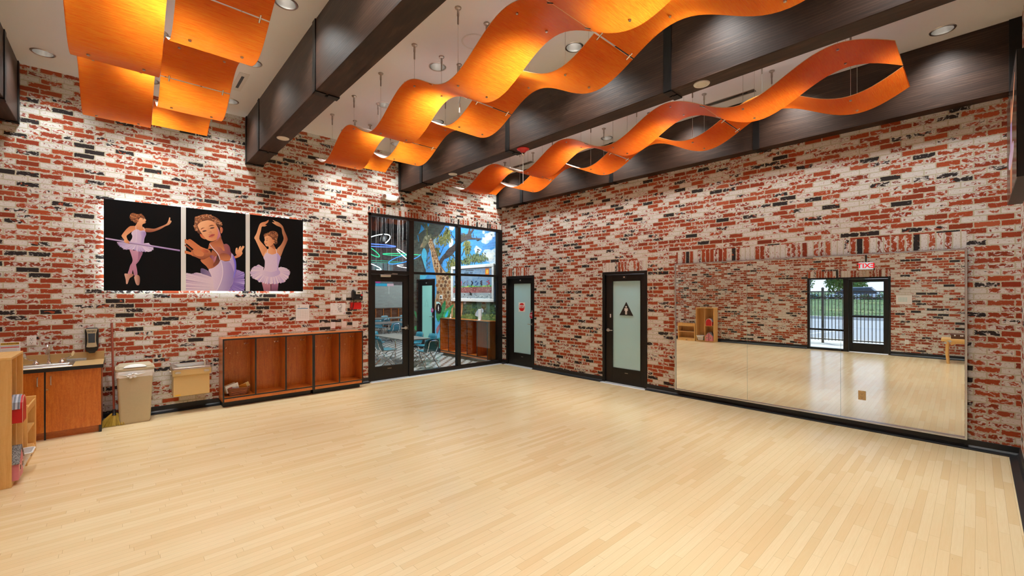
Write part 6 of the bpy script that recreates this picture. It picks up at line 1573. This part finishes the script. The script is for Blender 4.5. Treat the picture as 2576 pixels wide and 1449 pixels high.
tree(-41, 4.0, 4.3, 2.3, 'leafy green tree behind the fence, leftmost in the sidelight', 1400)
tree(-43, -.9, 3.8, 1.7, 'leafy green tree in the middle of the sidelight', 1000)
tree(-41, -5.4, 4.2, 2.0, 'bright leafy tree seen through the exit door glass', 1200)
tree(-44, 9.5, 4.5, 2.4, 'leafy tree at the far left beyond the bank', 900)
for k, (y, w) in enumerate(((4.2,1.5), (1.2,1.4), (-1.9,1.4), (-5.0,1.5), (-8.2,1.5))):
    t = thing('hedge', 'clipped dark green hedge on the bank, %s from the left' % ['first','second','third','fourth','last'][k], 'hedge', (-31.6, y, hz(-31.6)), 'hedges on the bank'); b = MB()
    for q in range(5): leafball(b, (-31.6, y-w+w*2*q/4, hz(-31.6)+.17), .36, 180, .06, .8)
    b.build('foliage', M['hedge'], t, fix=False)
def car(x, y, col, label):
    t = thing('parked_car', label, 'car', (x, y, .35), 'parked cars'); z = .36
    pr = [(-2.2,.25), (2.2,.25), (2.25,.75), (1.5,.92), (-1.6,.95), (-2.2,.85)]
    MB().prism(pr, lambda p, q, h: (x+h, y+p, z+q), -.85, .85).build('car_body', col, t, bevel=.06)
    MB().prism([(-1.5,.93), (1.35,.90), (.55,1.42), (-.95,1.45)], lambda p, q, h: (x+h, y+p, z+q), -.74, .74).build('cabin', plain('tinted_car_glass', (.05,.07,.09), .1), t, bevel=.05)
    MB().prism([(-1.0,1.44), (.55,1.41), (.5,1.46), (-.95,1.49)], lambda p, q, h: (x+h, y+p, z+q), -.70, .70).build('car_roof', col, t)
    for wy in (-1.35, 1.4):
        for wx in (-.86, .70): MB().cyl((x+wx,y+wy,z+.32), (x+wx+.16,y+wy,z+.32), .32, 20).build('wheel', M['black'], t)
car(-36.5, 2.6, plain('pale_blue_car_paint', srgb(150,196,214), .25, coat=.6), 'pale blue car parked behind the hedge, seen in the sidelight')
car(-36.5, -2.2, plain('silver_car_paint', srgb(190,196,204), .25, coat=.6), 'silver car parked behind the hedge, seen near the exit door')
t = thing('building', 'dark low building with sloped roof far beyond the parking lot', 'building', (-60, -11, 1.6))
MB().box(-66, -58, -22, -4, .4, 5.2).build('walls', plain('dark_grey_siding', srgb(60,58,66), .8), t)
MB().prism([(-23,5.1), (-3,5.1), (-8,8.0), (-18,8.0)], lambda p, q, h: (h, p, q), -67, -57).build('roof', plain('slate_roof', srgb(44,44,56), .7), t)
b = MB()
for y in (-6.5, -9.5, -13): b.box(-58.05, -57.98, y-.6, y+.6, 2.6, 4.6)
b.build('window', plain('pale_window', srgb(190,170,120), .4), t)
structure(MB().box(-140, -58, -90, 90, -.2, .5).build('ground_far', M['grass']), 'ground far beyond the bank')
structure(MB().box(-58, -33, -60, 60, -.2, .34).build('upper_parking', M['asphalt']), 'upper parking lot on top of the bank')
# ---------------------------------------------------------------- daylight, camera, colour
W = bpy.data.worlds.new('sky'); SC.world = W; W.use_nodes = True; nt = W.node_tree
tc = nt.nodes.new('ShaderNodeTexCoord'); sx = nt.nodes.new('ShaderNodeSeparateXYZ'); nt.links.new(tc.outputs['Generated'], sx.inputs[0])
rp = nt.nodes.new('ShaderNodeValToRGB'); nt.links.new(sx.outputs[2], rp.inputs[0])
cr = rp.color_ramp; cr.elements[0].position = 0.0; cr.elements[0].color = (.66,.72,.86,1); cr.elements[1].position = .6; cr.elements[1].color = (.22,.40,.80,1)
e = cr.elements.new(.10); e.color = (.56,.66,.90,1)
bg = nt.nodes['Background']; nt.links.new(rp.outputs[0], bg.inputs[0]); bg.inputs[1].default_value = 1.25
L = bpy.data.lights.new('sun', 'SUN'); L.energy = 3.6; L.angle = math.radians(.6); L.color = (1.0,.95,.86)
lo = bpy.data.objects.new('sun', L); COL.objects.link(lo); d = Vector((.62,-.50,-2.0)).normalized()
lo.rotation_euler = d.to_track_quat('-Z', 'Y').to_euler(); lo.location = (-12, 0, 9)

cam = bpy.data.cameras.new('camera'); cam.sensor_width = 36; cam.lens = FPX/2576*36; cam.shift_y = (CY-724.5)/2576; cam.clip_start = .05; cam.clip_end = 400
co = bpy.data.objects.new('camera', cam); COL.objects.link(co); co.location = CAM; co.rotation_euler = (PI/2, 0, -YAW); SC.camera = co
SC.view_settings.view_transform = 'Standard'; SC.view_settings.look = 'None'; SC.view_settings.exposure = 0.74; SC.view_settings.gamma = 1.0
SC.view_settings.use_curve_mapping = False
cy = SC.cycles
cy.use_denoising = True; cy.use_adaptive_sampling = True; cy.adaptive_threshold = .05; cy.adaptive_min_samples = 16; cy.max_bounces = 9; cy.diffuse_bounces = 4; cy.glossy_bounces = 5; cy.transmission_bounces = 6; cy.transparent_max_bounces = 12
cy.sample_clamp_indirect = 3; cy.sample_clamp_direct = 0; cy.caustics_reflective = False; cy.caustics_refractive = False
